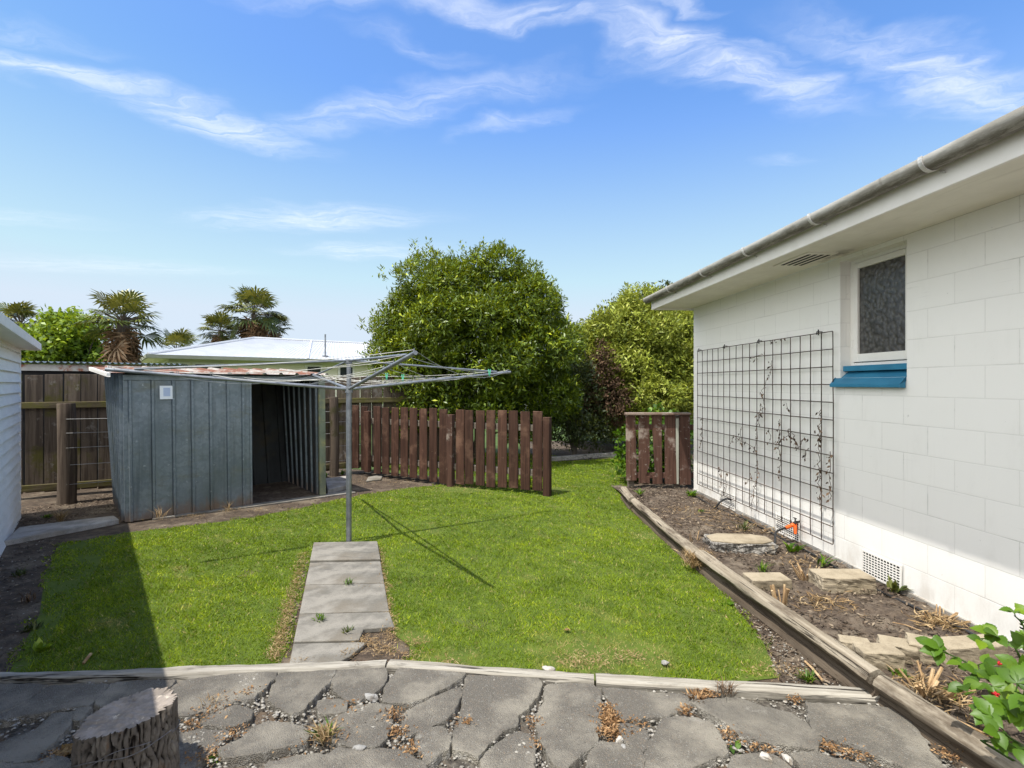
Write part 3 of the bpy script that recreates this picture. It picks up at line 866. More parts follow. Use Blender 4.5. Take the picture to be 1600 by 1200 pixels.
bits('bark_mulch', 'brown bark and twig bits on the bare earth', 3000, bare_pts, M['mulch'], .012, .045, .3, 'mulch', .012, .3)
for i, p in enumerate(BARE[:2]):
    pebbles('small_stones', ['small stones on the bare earth beside the bed log', 'small stones on the shaded earth beside the garage'][i], 1500, p, M['gravel'], lambda x, y: np.zeros(len(x)), .002, .012)

# ------------------------------------------------------------------ garden bed
LOGLINE = [(.6, 2.085), (1.987, 1.845), (2.52, 1.755), (4.375, 1.58), (6.45, 1.49)]


def xl(Y):
    for (a, xa), (b, xb) in zip(LOGLINE, LOGLINE[1:]):
        if Y <= b: return xa + (xb - xa) * (Y - a) / (b - a)
    return LOGLINE[-1][1]


def xwall(Y): return 3.066 - .0715 * Y


mb = MB()
NY, NX = 150, 40
for j in range(NY):
    Y = .6 + (8.1 - .6) * j / (NY - 1)
    for i in range(NX):
        x0, x1 = xl(Y) + .01, xwall(Y) + .03
        X = x0 + (x1 - x0) * i / (NX - 1)
        z = .055 + .022 * mnoise.noise((X * 3, Y * 3, 1)) + .020 * mnoise.noise((X * 11, Y * 11, 2)) + .013 * mnoise.noise((X * 30, Y * 30, 5))
        if i == 0: z = min(z, .05)
        if Y > 7.4: z -= (Y - 7.4) * .08
        mb.v.append((X, Y, z))
for j in range(NY - 1):
    for i in range(NX - 1):
        a = j * NX + i
        mb.f.append((a, a + 1, a + NX + 1, a + NX))
mb.build('garden_soil', M['soil'], kind='structure', smooth=False)
BED = [(xl(1.3) + .05, 1.3), (xl(2.5) + .06, 2.5), (xl(4.4) + .06, 4.4), (xl(6.5) + .06, 6.5), (1.6, 7.5), (2.5, 7.5), (xwall(4) - .02, 4), (xwall(1.3) - .02, 1.3)]


def bed_pts(n):
    x = RNG.uniform(1.4, 3.0, n); y = RNG.uniform(1.3, 7.5, n) ** 1.0
    k = inpoly(x, y, BED); x, y = x[k], y[k]
    return x, y, .055 + .02 * wob(x, y, 3) * .8


bits('bed_mulch', 'dark bark mulch and twigs strewn over the garden bed', 13000, bed_pts, M['mulch'], .012, .05, .28, 'mulch', .016, .35)
pebbles('soil_clods', 'brown soil clods strewn over the garden bed', 4200, BED, M['soil'], lambda x, y: np.full(len(x), .055), .004, .020)


def bzs(px, py, r, k): return (*G(px, py, .06), r, k)


def bedblobs(spots):
    b = blobs(spots)
    def f(n):
        x, y, z = b(n); return x, y, np.full(len(x), .06)
    return f


bits('straw_litter', 'dry straw and tan leaves fallen on the garden bed', 1900, bedblobs([bzs(1290, 945, .18, 3), bzs(1470, 975, .14, 4), bzs(1130, 815, .5, 2), bzs(1080, 800, .4, 2), bzs(1250, 880, .2, 1.5), bzs(1440, 1075, .16, 2), bzs(1500, 1100, .2, 2), bzs(1090, 870, .14, 2), bzs(1180, 830, .3, 1), bzs(1530, 1160, .14, 1)]),
     M['straw'], .02, .085, .10, 'straw', .025, .3)

# ------------------------------------------------------------------ concrete path slabs
def path_x(side, Y):
    a = (-1.238, 2.935) if side == 0 else (-.655, 2.935)
    b = (-1.885, 4.99) if side == 0 else (-1.290, 4.99)
    return a[0] + (b[0] - a[0]) * (Y - a[1]) / (b[1] - a[1])


ycuts = [2.86, 3.09, 3.47, 3.97, 4.47, 4.99]
plab = ['worn concrete path slab broken at its right end next to the bleached timber edging', 'cracked grey concrete path slab second from the timber edging', 'square grey concrete path slab in the middle of the path with a weed at its edge',
        'grey concrete path slab second from the clothesline pole', 'concrete path slab at the foot of the clothesline pole, strewn with clippings']
for i in range(5):
    y0, y1 = ycuts[i] + .006, ycuts[i + 1] - .006
    mb = MB(); z = .032 + (.016 if i == 4 else 0) + (-.006 if i == 0 else 0)
    sk = .035
    P = [(path_x(0, y0), y0 - sk * 0), (path_x(1, y0), y0 + sk), (path_x(1, y1), y1 + sk), (path_x(0, y1), y1)]
    if i == 0: P = [(path_x(0, y0), y0), (path_x(0, y0) + .26, y0), (path_x(0, y0) + .31, y0 + .08), (path_x(0, y0) + .36, y1 + .02), (path_x(0, y1), y1)]
    if i == 1: P = [(path_x(0, y0), y0), (path_x(0, y0) + .38, y0 + .02), (path_x(0, y0) + .37, y0 + .16), (path_x(1, y0) - .03, y0 + .19), (path_x(1, y1), y1 + sk), (path_x(0, y1), y1)]
    mb.prism([(a, b) for a, b in P], (0, 0, z - .001), (0, 0, .001), (1, 0, 0), (0, 1, 0))
    single(mb, 'paving_slab', M['concrete'], plab[i], 'paving slab', 'concrete slabs of the clothesline path', bevel=.006, seg=2)

# ------------------------------------------------------------------ bleached timber lawn edging
def plank_piece(a, b, wdt, z0, z1, label, warp=.006):
    a, b = Vector((*a, 0)), Vector((*b, 0)); d = b - a; L = d.length; d.normalize(); nrm = Vector((-d.y, d.x, 0))
    mb = MB(); N = max(6, int(L / .06)); prof = [(-.5, z0), (-.5, z1 - .012), (-.36, z1), (0, z1 + .002), (.36, z1), (.5, z1 - .012), (.5, z0)]
    vs = []
    for i in range(N + 1):
        p = a + d * (L * i / N)
        for k, (q, z) in enumerate(prof):
            j = mnoise.noise((p.x * 6 + k * 3.1, p.y * 6, k)) * warp * (1.6 if k in (1, 5) else 1)
            wv = wdt * (1 + .12 * mnoise.noise((p.x * 2.2, p.y, 9)))
            vs.append(Vector((0, 0, 0)) * 0 + Vector((p.x * 0, 0, 0)) + Vector((L * i / N - L / 2, q * wv + j, z + (j if z > z0 else 0))))
    m = len(prof)
    fs = [(i * m + k, (i + 1) * m + k, (i + 1) * m + k + 1, i * m + k + 1) for i in range(N) for k in range(m - 1)]
    fs += [tuple(range(m)), tuple(N * m + k for k in range(m - 1, -1, -1))]
    mb.add(vs, fs)
    o = mb.build('edging_timber', M['plank'], smooth=True)
    c = (a + b) / 2
    o.location = (c.x, c.y, 0); o.rotation_euler = (0, 0, math.atan2(d.y, d.x))
    return tag(o, label, 'edging timber', 'bleached timbers edging the lawn')


plank_piece((-4.6, 2.573), (-.68, 2.832), .072, -.02, .048, 'long bleached edging timber running into the shade at left')
plank_piece((-.665, 2.832), (.42, 2.69), .072, -.02, .050, 'split bleached edging timber at the end of the concrete path')
plank_piece((.43, 2.686), (1.80, 2.548), .090, -.02, .053, 'bleached edging timber butting against the garden bed log')

# ------------------------------------------------------------------ bed edging logs
def log_piece(p, q, label, lift=0.0, h=.17):
    a, b = Vector((p[1], p[0], 0)), Vector((q[1], q[0], 0)); d = b - a; L = d.length; d.normalize()
    N = max(8, int(L / .05))
    prof = [(-.050, -.03), (-.054, .02), (-.036, .045), (-.016, .07), (-.020, .092), (-.056, .112), (-.068, .132), (-.055, .158), (-.03, .172), (0, .175), (.03, .168), (.05, .15), (.055, .12), (.05, -.03)]
    mb = MB(); m = len(prof)
    for i in range(N + 1):
        s = L * i / N
        bend = .012 * math.sin(s * 1.1 + p[0])
        for k, (u, z) in enumerate(prof):
            j = mnoise.noise((s * 3.5 + p[0], k * 1.7, 2)) * .006 + mnoise.noise((s * 14, k * 2.3, 7)) * .003
            mb.v.append((u * .84 + bend + j, s, z * h / .17 + lift + j))
    mb.f += [(i * m + k, i * m + k + 1, (i + 1) * m + k + 1, (i + 1) * m + k) for i in range(N) for k in range(m - 1)]
    mb.f += [tuple(range(m - 1, -1, -1)), tuple(N * m + k for k in range(m))]
    o = mb.build('edging_log', M['log'], smooth=True)
    o.location = (a.x, a.y, 0); o.rotation_euler = (0, 0, math.atan2(d.y, d.x) - math.pi / 2)
    return tag(o, label, 'edging log', 'weathered logs edging the garden bed')


log_piece((.6, 2.085), (2.50, 1.762), 'nearest weathered bed log with a rounded top, beside the broken asphalt', -.01)
log_piece((2.52, 1.748), (4.36, 1.578), 'grooved weathered bed log between the timber edging and the straw clump')
log_piece((4.40, 1.575), (6.40, 1.492), 'long weathered bed log beside the lawn beyond the straw clump', .0, .15)
log_piece((6.42, 1.475), (7.10, 1.50), 'short dark end piece of bed edging below the small worn picket screen', .0, .16)
# ------------------------------------------------------------------ house on the right
HX, HY = 2.541, 7.34
HROT = math.atan2(-.9975, .0713)
house = thing('house', 'white painted concrete block house with long eave and grey gutter', 'house', (HX, HY, 0), HROT)
# local: x along the wall towards the camera, y into the house


def HW(u, y, z):
    c, s = math.cos(HROT), math.sin(HROT)
    return Vector((HX + u * c - y * s, HY + u * s + y * c, z))


def WP(px, py):
    Y = 2514.0 / (px - 800 + 58.6)
    return (HY - Y) / .9975, CAM_Z - (py - 600) * Y / F


WL, WR, WB, WT = 2.949, 3.628, 1.60, 2.575
mb = MB(); z0, zt = .085, 2.61
mb.box((0, 0, z0), (WL, .19, zt)); mb.box((WR, 0, z0), (11, .19, zt))
mb.box((WL, 0, z0), (WR, .19, WB)); mb.box((WL, 0, WT), (WR, .19, zt))
mb.box((0, .19, z0), (.19, 7.8, zt)); mb.box((10.81, .19, z0), (11, 7.8, zt)); mb.box((0, 7.8, z0), (11, 8.0, zt))
mb.prism([(0, 2.6), (8, 2.6), (4, 3.75)], (.19, 0, 0), (0, 0, 0), (0, 1, 0))
mb.build('wall', M['block'], house, local=True)
mb = MB(); mb.box((-.012, -.012, -.1), (11.01, .18, .085)); mb.box((-.012, .18, -.1), (.18, 8, .085))
mb.build('foundation', M['foundation'], house, local=True, bevel=.005)
mb = MB(); mb.box((-.06, -.55, 2.61), (11, -.002, 2.628)); mb.build('soffit', M['soffit_stained'], house, local=True)
mb = MB(); mb.box((-.06, -.575, 2.590), (11, -.551, 2.745)); mb.box((-.085, -.575, 2.590), (-.061, .2, 2.70))
mb.build('fascia', M['white'], house, local=True, bevel=.003)
# gutter, half round with a rolled lip
mb = MB(); r = .058; cy, cz = -.575 - r - .003, 2.742
prof = [(cy + r * math.cos(a), cz + r * math.sin(a)) for a in [math.pi * (1 + k / 14) for k in range(15)]]
lip = [(prof[0][0] + .012, prof[0][1] - .004), (prof[0][0] + .014, prof[0][1] + .010), (prof[0][0] + .002, prof[0][1] + .012)]
inner = [(cy + (r - .004) * math.cos(a), cz + (r - .004) * math.sin(a)) for a in [math.pi * (1 + k / 14) for k in range(14, -1, -1)]]
mb.prism([(y, z) for y, z in lip + prof + inner], (11.05, 0, 0), (-.10, 0, 0), (0, 1, 0))
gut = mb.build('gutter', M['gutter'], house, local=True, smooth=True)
mb = MB(); mb.prism([(cy + r * .98 * math.cos(a), cz + r * .98 * math.sin(a)) for a in [math.pi * (1 + k / 14) for k in range(15)]], (.004, 0, 0), (-.098, 0, 0), (0, 1, 0))
mb.build('gutter_end', M['gutter'], gut, local=True)
for px in (1440, 1268, 1165, 1098, 1046):
    Yg = (2.43 * F) / (px - 800 + 58.6)
    u = (HY - Yg) / .9975 + .0
    mb = MB()
    p1 = [(cy + (r + .005) * math.cos(a), cz + (r + .005) * math.sin(a)) for a in [math.pi * (1 + k / 12) for k in range(-1, 11)]]
    p2 = [(cy + (r + .001) * math.cos(a), cz + (r + .001) * math.sin(a)) for a in [math.pi * (1 + k / 12) for k in range(10, -2, -1)]]
    mb.prism(p1 + p2, (.026, 0, 0), (u, 0, 0), (0, 1, 0))
    mb.tube([(u + .01, -.58, 2.688), (u + .03, -.586, 2.672), (u + .045, -.582, 2.668)], .005, 6)
    mb.build('gutter_bracket', M['bracket'], gut, local=True)
mb = MB()
mb.prism([(-.61, 2.755), (4, 3.82), (8.6, 2.755), (8.6, 2.72), (4, 3.785), (-.61, 2.72)], (11.06, 0, 0), (-.09, 0, 0), (0, 1, 0))
mb.build('roof', M['galv'], house, local=True)
# window
win = None
mb = MB(); D = .085
mb.box((WL, D, WB + .10), (WL + .045, D + .06, WT)); mb.box((WR - .045, D, WB + .10), (WR, D + .06, WT))
mb.box((WL + .045, D, WT - .03), (WR - .045, D + .06, WT)); mb.box((WL + .045, D, WB + .10), (WR - .045, D + .06, WB + .125))
win = mb.build('window', M['white'], house, local=True, bevel=.003)
mb = MB(); a, b, c, d = WL + .05, WR - .05, WB + .13, WT - .035
mb.box((a, D - .012, c), (a + .05, D + .03, d)); mb.box((b - .05, D - .012, c), (b, D + .03, d))
mb.box((a + .05, D - .012, d - .045), (b - .05, D + .03, d)); mb.box((a + .05, D - .012, c), (b - .05, D + .03, c + .065))
mb.build('sash', M['white'], win, local=True, bevel=.003)
for z in (c + .12, d - .14):
    mb = MB(); mb.box((a - .008, D - .018, z), (a + .004, D - .010, z + .07)); mb.build('hinge', M['white'], win, local=True)


def obscure_glass():
    t = NT('obscure_glass')
    co_ = t.coord((1, 1, 1.0))
    v = t.voro(co_, 34, 'SMOOTH_F1')
    h = t.math('ADD', v.outputs['Distance'], t.math('MULTIPLY', t.noise(co_, 30, 2), .5))
    return t.done(t.mix(t.remap(v.outputs['Distance'], .1, .7), (.10, .093, .086), (.038, .034, .031)), .22, 0, t.bump(h, .13, .02), .6)


mb = MB(); mb.box((a + .05, D + .008, c + .065), (b - .05, D + .014, d - .045)); mb.build('pane', obscure_glass(), win, local=True)
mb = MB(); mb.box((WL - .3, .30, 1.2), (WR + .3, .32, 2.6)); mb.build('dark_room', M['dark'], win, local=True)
mb = MB()
mb.box((WL + .003, .02, WB + .055), (WR - .003, D + .04, WB + .099))
mb.prism([(-.055, WB - .075), (-.055, WB - .05), (.07, WB + .054), (.07, WB + .0), (.002, WB + .0), (-.002, WB - .0), (-.004, WB - .078)], (WR - WL + .055, 0, 0), (WL - .058, 0, 0), (0, 1, 0))
mb.build('window_sill', M['blue'], house, local=True, bevel=.006, seg=2)
# eave vent
mb = MB(); mb.box((2.62, -.39, 2.602), (3.12, -.14, 2.61)); ev = mb.build('eave_vent', M['soffit'], house, local=True)
for k in range(4):
    mb = MB(); mb.box((2.68, -.355 + k * .055, 2.5995), (3.06, -.33 + k * .055, 2.6019)); mb.build('slot', M['dark'], ev, local=True)
# foundation vents
for k, (ua, ub, ta) in enumerate(((.822, 1.20, .245), (2.037, 2.422, .245), (3.218, 3.60, .252), (4.40, 4.78, .252))):
    mb = MB(); zb = ta - .185
    mb.box((ua, -.020, zb), (ub, -.0135, zb + .014)); mb.box((ua, -.020, ta - .014), (ub, -.0135, ta))
    mb.box((ua, -.020, zb + .014), (ua + .014, -.0135, ta - .014)); mb.box((ub - .014, -.020, zb + .014), (ub, -.0135, ta - .014))
    for i in range(1, 8):
        z = zb + .014 + i * .157 / 8
        mb.box((ua + .014, -.019, z - .0035), (ub - .014, -.0145, z + .0035))
    for i in range(1, 12):
        x = ua + .014 + i * (ub - ua - .028) / 12
        mb.box((x - .004, -.0205, zb + .014), (x + .004, -.0192, ta - .014))
    fv = mb.build('floor_vent', M['white'], house, local=True)
    mb = MB(); mb.box((ua + .002, -.0134, zb + .002), (ub - .002, -.0125, ta - .002)); mb.build('vent_gap', M['dark'], fv, local=True)

# ------------------------------------------------------------------ mesh trellis and dead creeper
tre = thing('trellis', 'rusty square wire mesh trellis fixed flat to the white block wall', 'trellis', HW(1.56, -.04, .195))
u0, z0, s = .21, .195, .15
mb = MB(); yv = -.035
for i in range(19):
    u = u0 + i * s
    mb.tube([HW(u, yv, z0 + .15 * j + 0) + Vector((0, 0, 0)) + Vector((.0025 * mnoise.noise((i, j * .7, 0)), .006 * mnoise.noise((i * 1.3, j * .5, 4)), 0)) for j in range(13)], .0044, 5)
mb.build('upright_wires', M['wire'], tre)
mb = MB()
for j in range(13):
    mb.tube([HW(u0 + i * s, yv - .006, z0 + j * s + .004 * mnoise.noise((i * .6, j, 9))) for i in range(19)], .0044, 5)
mb.build('cross_wires', M['wire'], tre)
for u in (.25, .98, 1.75, 2.72):
    mb = MB(); mb.tube([HW(u, 0, 2.01), HW(u, yv - .015, 2.01), HW(u, yv - .018, 1.985)], .005, 5)
    mb.tube([HW(u, yv, 1.98), HW(u, yv, 2.03)], .006, 5)
    mb.build('hook', M['black'], tre)

vine = thing('dead_creeper', 'dead brown creeper stems and shrivelled leaves clinging to the wire trellis', 'creeper', HW(1.9, -.06, .2))
mb = MB(); LV = []
random.seed(21)
paths = [[(1180, 790), (1192, 740), (1187, 700), (1190, 660), (1200, 640), (1198, 610), (1210, 585), (1211, 558)], [(1187, 700), (1165, 690), (1150, 680), (1145, 700)], [(1190, 660), (1196, 625)], [(1226, 745), (1224, 690), (1226, 650)],
         [(1226, 690), (1240, 680), (1250, 690), (1255, 700), (1265, 685), (1268, 690)], [(1289, 790), (1287, 720), (1288, 660)], [(1255, 700), (1240, 665)], [(1180, 740), (1172, 760)], [(1133, 760), (1130, 725)], [(1140, 770), (1142, 735)],
         [(1237, 640), (1237, 625)], [(1210, 690), (1209, 665)], [(1164, 690), (1165, 662)], [(1270, 700), (1262, 720)], [(1305, 780), (1306, 700)], [(1210, 532), (1240, 528)], [(1178, 560), (1205, 552)], [(1100, 700), (1104, 650)], [(1289, 640), (1288, 690)]]
for P in paths:
    pts = []
    for (ax, ay), (bx, by) in zip(P, P[1:]):
        m = max(2, int(math.hypot(bx - ax, by - ay) / 5))
        for k in range(m):
            u, z = WP(ax + (bx - ax) * k / m + random.uniform(-1.2, 1.2), ay + (by - ay) * k / m)
            pts.append(HW(u, yv - .012 + random.uniform(-.01, .012), z))
    if len(pts) > 1: mb = MB(); mb.tube(pts, .0028, 4); mb.build('stem', M['vine'], vine)
    for p in pts:
        for q in range(random.choice((1, 1, 2, 3))):
            LV.append(p + Vector((random.uniform(-.012, .0), random.uniform(-.03, .03), random.uniform(-.03, .02))))


def leafquads(P, lmin, lmax, wr, droop=.6):
    """hanging small dead leaves at points P"""
    V = []
    for p in P:
        L = random.uniform(lmin, lmax); d = Vector((random.uniform(-.6, .3), random.uniform(-.8, .8), -droop)).normalized()
        s_ = d.cross(Vector((random.uniform(-1, 1), random.uniform(-1, 1), random.uniform(-.5, .5)))).normalized() * L * wr * .5
        V += [p, p + d * L * .5 + s_, p + d * L, p + d * L * .5 - s_]
    return np.array([tuple(v) for v in V])


vq = leafquads(LV, .015, .048, .45)
M['vine_leaf'] = leafmat('withered_leaf', (.035, .025, .019), (.095, .062, .042), (.22, .15, .10), .85, .05, .1)
np_mesh('dead_leaves', vq, 4, M['vine_leaf'], vine, tint=np.repeat(RNG.random(len(vq) // 4), 4))

# ------------------------------------------------------------------ garage on the left (weatherboards)
d = Vector((.625, -.781)); GR = math.atan2(d.y, d.x)
gar = thing('garage', 'low white weatherboard garage with flat overhanging eave at left edge', 'garage', (-5.75, 6.11, 0), GR)
# local x towards camera, y out to the lawn
mb = MB(); bh = .112; H = 1.96
z = .0
while z < H - .01:
    zt = min(z + bh, H)
    mb.prism([(0, z), (.030, z), (.004, zt), (0, zt)], (7.0, 0, 0), (.022, 0, 0), (0, 1, 0))
    mb.prism([(0, z), (.022, z), (.006, zt), (0, zt)], (0, -3.0, 0), (.0, 0, 0), (-1, 0, 0))
    z += bh
mb.box((0, -3, 0), (7.02, 0, H))
mb.build('wall', M['board'], gar, local=True)
mb = MB(); mb.box((-.024, -.02, -.02), (.02, .024, H)); mb.build('corner_board', M['board'], gar, local=True, bevel=.002)
mb = MB(); mb.box((-.10, -3.1, H), (7.1, .175, H + .012))
mb.build('soffit', M['soffit'], gar, local=True)
mb = MB(); mb.box((-.125, .176, H - .008), (7.1, .196, H + .075)); mb.box((-.125, -3.1, H - .008), (-.101, .175, H + .075))
mb.build('fascia', M['white'], gar, local=True, bevel=.003)
mb = MB(); mb.box((-.10, -3.1, H + .03), (7.1, .175, H + .07)); mb.build('roof', M['white_roof'], gar, local=True)

# concrete kerb between garage and shed
mb = MB()
P = [G(6, 846, .05), G(186, 812, .05), G(178, 806, .05), G(30, 824, .05)]
mb.prism(P, (0, 0, .055), (0, 0, 0), (1, 0, 0), (0, 1, 0))
single(mb, 'concrete_kerb', M['foundation'], 'low concrete kerb lying between the garage corner and the metal shed', 'kerb', bevel=.008, seg=2)

# ------------------------------------------------------------------ galvanised shed
SR = math.atan2(.650, .7595)
shed = thing('metal_shed', 'open galvanised iron garden shed with rusty roof leaning slightly left', 'shed', (-4.30, 5.83, 0), SR)
LX, LY = 2.18, 1.4


def shear(mb):
    mb.v = [(x - .012 * z - .035 * y * z, y - .006 * z, z) for x, y, z in mb.v]
    return mb


def pan(ribs, L, h=.028, w=.020):
    """profile along a wall: flat pans with upstanding ribs"""
    pr = [(0, 0)]
    for c in ribs:
        pr += [(c - w, 0), (c - w * .55, -h), (c + w * .55, -h), (c + w, 0)]
    pr.append((L, 0))
    return pr


mb = MB(); mb.sheet(pan([.06, .27, .47, .66, .85, 1.04, 1.21], 1.30), (0, 0, 1.575), (0, 0, .015)); mb.sheet(pan([.06, .27, .47, .66, .85, 1.04, 1.21], 1.30), (0, 0, 1.575), (0, .004, .015))
fp = shear(mb).build('front_panel', M['galv'], shed, local=True)
mb = MB(); mb.box((1.285, -.012, .01), (1.312, .02, 1.59)); shear(mb).build('door_jamb', M['galv'], shed, local=True, bevel=.003)
mb = MB(); mb.box((-.004, -.012, 1.591), (LX, .012, 1.655)); shear(mb).build('header', M['galv'], shed, local=True, bevel=.004)
for nm, x in (('side_panel', 0), ('side_panel', LX)):
    mb = MB(); mb.sheet(pan([.08, .28, .48, .68, .88, 1.08, 1.28], LY), (0, 0, 1.66), (x, 0, .015), (0, 1, 0), (1, 0, 0))
    shear(mb).build(nm, M['galv'], shed, local=True)
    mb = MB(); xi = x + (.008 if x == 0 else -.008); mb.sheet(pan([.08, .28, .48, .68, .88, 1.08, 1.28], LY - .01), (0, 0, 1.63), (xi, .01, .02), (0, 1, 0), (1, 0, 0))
    shear(mb).build('inner_shade_sheet', M['shed_shade'], shed, local=True)  # added dark sheet inside the wall, carries the painted interior shade
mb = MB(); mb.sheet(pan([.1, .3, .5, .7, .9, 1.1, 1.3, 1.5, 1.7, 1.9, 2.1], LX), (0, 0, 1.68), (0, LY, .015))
shear(mb).build('back_panel', M['shed_shade'], shed, local=True)
M['shed_post'] = surf('painted_post', (.20, .225, .16), (.14, .155, .11), (6, 6, 2), (.30, .27, .12), 4, (.5, .7), .7)
mb = MB(); mb.box((LX - .03, -.06, 0), (LX + .055, -.013, 1.60)); shear(mb).build('corner_post', M['shed_post'], shed, local=True, bevel=.006)
# roof of ridged sheets, shallow slope down to the front
pr = []
x = -.12
while x < LX + .10:
    pr += [(x, 0), (x + .13, 0), (x + .148, .022), (x + .172, .022), (x + .19, 0)]
    x += .20
zf, zr = 1.672, 1.775
for yy in (0.0,):
    mb = MB(); mb.sheet(pr, (0, LY + .27, zr - zf), (0, -.10, zf), (1, 0, 0), (0, 0, 1)); mb.sheet(pr, (0, LY + .27, zr - zf), (0, -.10, zf - .004), (1, 0, 0), (0, 0, 1))
    rf = shear(mb).build('roof', M['rust'], shed, local=True)
mb = MB(); mb.prism([(-.105, zf - .045), (-.095, zf - .045), (-.095, zf - .004), (LY + .17, zr - .004), (LY + .17, zr - .05)], (.03, 0, 0), (-.15, 0, 0), (0, 1, 0)); shear(mb).build('barge', M['white'], shed, local=True)
mb = MB(); mb.box((.02, -.06, 1.656), (LX, 1.3, 1.668)); shear(mb).build('under_roof_shade', M['dark'], shed, local=True)  # near-black sheet painting the shade in the gap under the roof
mb = MB(); mb.box((.02, .03, .004), (LX - .01, LY - .01, .010)); mb.build('dirt_floor', M['soil'], shed, local=True)
# notice
u0_, z1_ = .335, 1.53
nt_ = thing('notice', 'small white paper notice stuck on the metal shed front', 'notice', (-4.30, 5.83, 0), SR)
mb = MB(); mb.box((u0_, -.028, z1_ - .155), (u0_ + .125, -.026, z1_)); shear(mb); mb.build('sheet', M['paper'], nt_, local=True)
mb = MB()
for k in range(8): mb.box((u0_ + .035, -.0292, z1_ - .032 - k * .0125), (u0_ + .102, -.0282, z1_ - .025 - k * .0125))
shear(mb); mb.build('printing', M['ink'], nt_, local=True)
# footing strip
mb = MB()
def SW(x, y, z=0): return Vector((-4.30 + x * math.cos(SR) - y * math.sin(SR), 5.83 + x * math.sin(SR) + y * math.cos(SR), z))
P = [SW(.25, -.03), SW(1.25, -.11), SW(LX + .45, -.14), SW(LX + .45, .1), SW(LX + .1, .02), SW(.25, .02)]
mb.prism([(p.x, p.y) for p in P], (0, 0, .02), (0, 0, 0), (1, 0, 0), (0, 1, 0))
single(mb, 'footing_strip', M['concrete'], 'thin concrete footing strip along the front of the metal shed', 'footing', bevel=.004)
mb = MB()
P = [G(508, 748, .06), G(545, 744, .06), G(548, 757, .06), G(512, 766, .06)]
mb.prism(P, (0, 0, .07), (0, 0, 0), (1, 0, 0), (0, 1, 0))
single(mb, 'concrete_step', M['foundation'], 'dark broken concrete block on the ground beside the shed post', 'concrete block', bevel=.01, seg=2)
mb = MB()
P = [G(575, 745, .03), G(598, 741, .03), G(596, 748, .03), G(572, 751, .03)]
mb.prism(P, (0, 0, .03), (0, 0, 0), (1, 0, 0), (0, 1, 0))
single(mb, 'flat_stone', M['concrete'], 'flat grey stone on the dry earth before the brown picket fence', 'stone', bevel=.008)

# ------------------------------------------------------------------ old paling fence at the back
FD = Vector((.872, .489)); FR = math.atan2(FD.y, FD.x)
fen = thing('paling_fence', 'old mossy vertical board fence behind the metal shed', 'fence', (-6.9, 6.85, 0), FR)
random.seed(8)
x = 0.0
while x < 7.1:
    wdt = random.uniform(.17, .20)
    top = 1.68 + random.uniform(-.015, .015); bot = .06 + random.uniform(0, .03)
    mb = MB(); tl = random.uniform(-.006, .006)
    mb.prism([(x, bot), (x + wdt, bot), (x + wdt + tl, top), (x + tl, top)], (0, .02, 0), (0, random.uniform(0, .004), 0))
    mb.build('paling', M['paling'], fen, local=True, bevel=.003)
    x += wdt + random.choice((.008, .012, .02, .03))
for z, h in ((.10, .09), (1.22, .085)):
    mb = MB(); mb.box((-.2, -.05, z), (7.1, -.002, z + h)); mb.build('rail', M['paling_rail'], fen, local=True, bevel=.005)
# wire fence: round posts and netting
wf = thing('wire_fence', 'round timber posts strung with wire netting in front of the board fence', 'wire fence', (-5.77, 6.76, 0))
pA, pB = Vector((-5.77, 6.80, 0)), Vector((-3.0, 8.85, 0))
for p, r_, h in ((pA, .10, 1.30), (pB, .075, 1.33)):
    mb = MB(); mb.tube([p + Vector((.01 * math.sin(z * 3), 0, z)) for z in (0, .1, .4, .8, 1.1, h - .012, h)], [r_ * 1.04, r_, r_, r_ * .98, r_ * .97, r_ * .96, r_ * .9], 14)
    mb.build('post', M['post'], wf, smooth=True)
mb = MB(); dd = (pB - pA).normalized(); nn = Vector((dd.y, -dd.x, 0))
for z in (.25, .50, .72, .91, 1.09):
    mb.tube([pA + nn * .1 + Vector((0, 0, z + .01)), pA + dd * .7 + nn * .03 + Vector((0, 0, z - .005)), pA + dd * 1.0 - nn * .12 + Vector((0, 0, z)), pB - nn * .02 + Vector((0, 0, z - .005)), pB + dd * .6 + Vector((0, 0, z))], .0028, 4)
for k in range(1, 12):
    p = pA + dd * (k * .32) - nn * (.0 if k < 3 else .1)
    mb.tube([p + Vector((0, 0, .2)), p + Vector((0, 0, 1.09))], .002, 4)
mb.build('netting', M['netting'], wf)

# neighbour's iron lean-to over the fence
lt = thing('iron_lean_to', 'corrugated iron lean-to roof with rusty flashing showing over the board fence', 'lean-to', (-6.6, 7.9, 0), FR)
pr = [(i * .0095, .012 * math.sin(i * .0095 * 2 * math.pi / .076)) for i in range(int(2.3 / .0095))]
mb = MB(); mb.sheet(pr, (0, 2.2, .05), (-.9, -.10, 1.87), (1, 0, 0), (0, 0, 1)); mb.sheet(pr, (0, 2.2, .05), (-.9, -.10, 1.866), (1, 0, 0), (0, 0, 1))
mb.build('roof', M['galv'], lt, local=True, smooth=True)
mb = MB(); mb.box((-.9, 0, 1.745), (1.45, .02, 1.84)); mb.build('flashing', surf('rusty_flashing', (.56, .55, .52), (.44, .42, .39), (5, 5, 5), (.33, .13, .07), 1.6, (.47, .53), .7), lt, local=True)
mb = MB(); mb.box((-.9, .05, 0), (1.45, .09, 1.84)); mb.build('wall', M['dark'], lt, local=True)

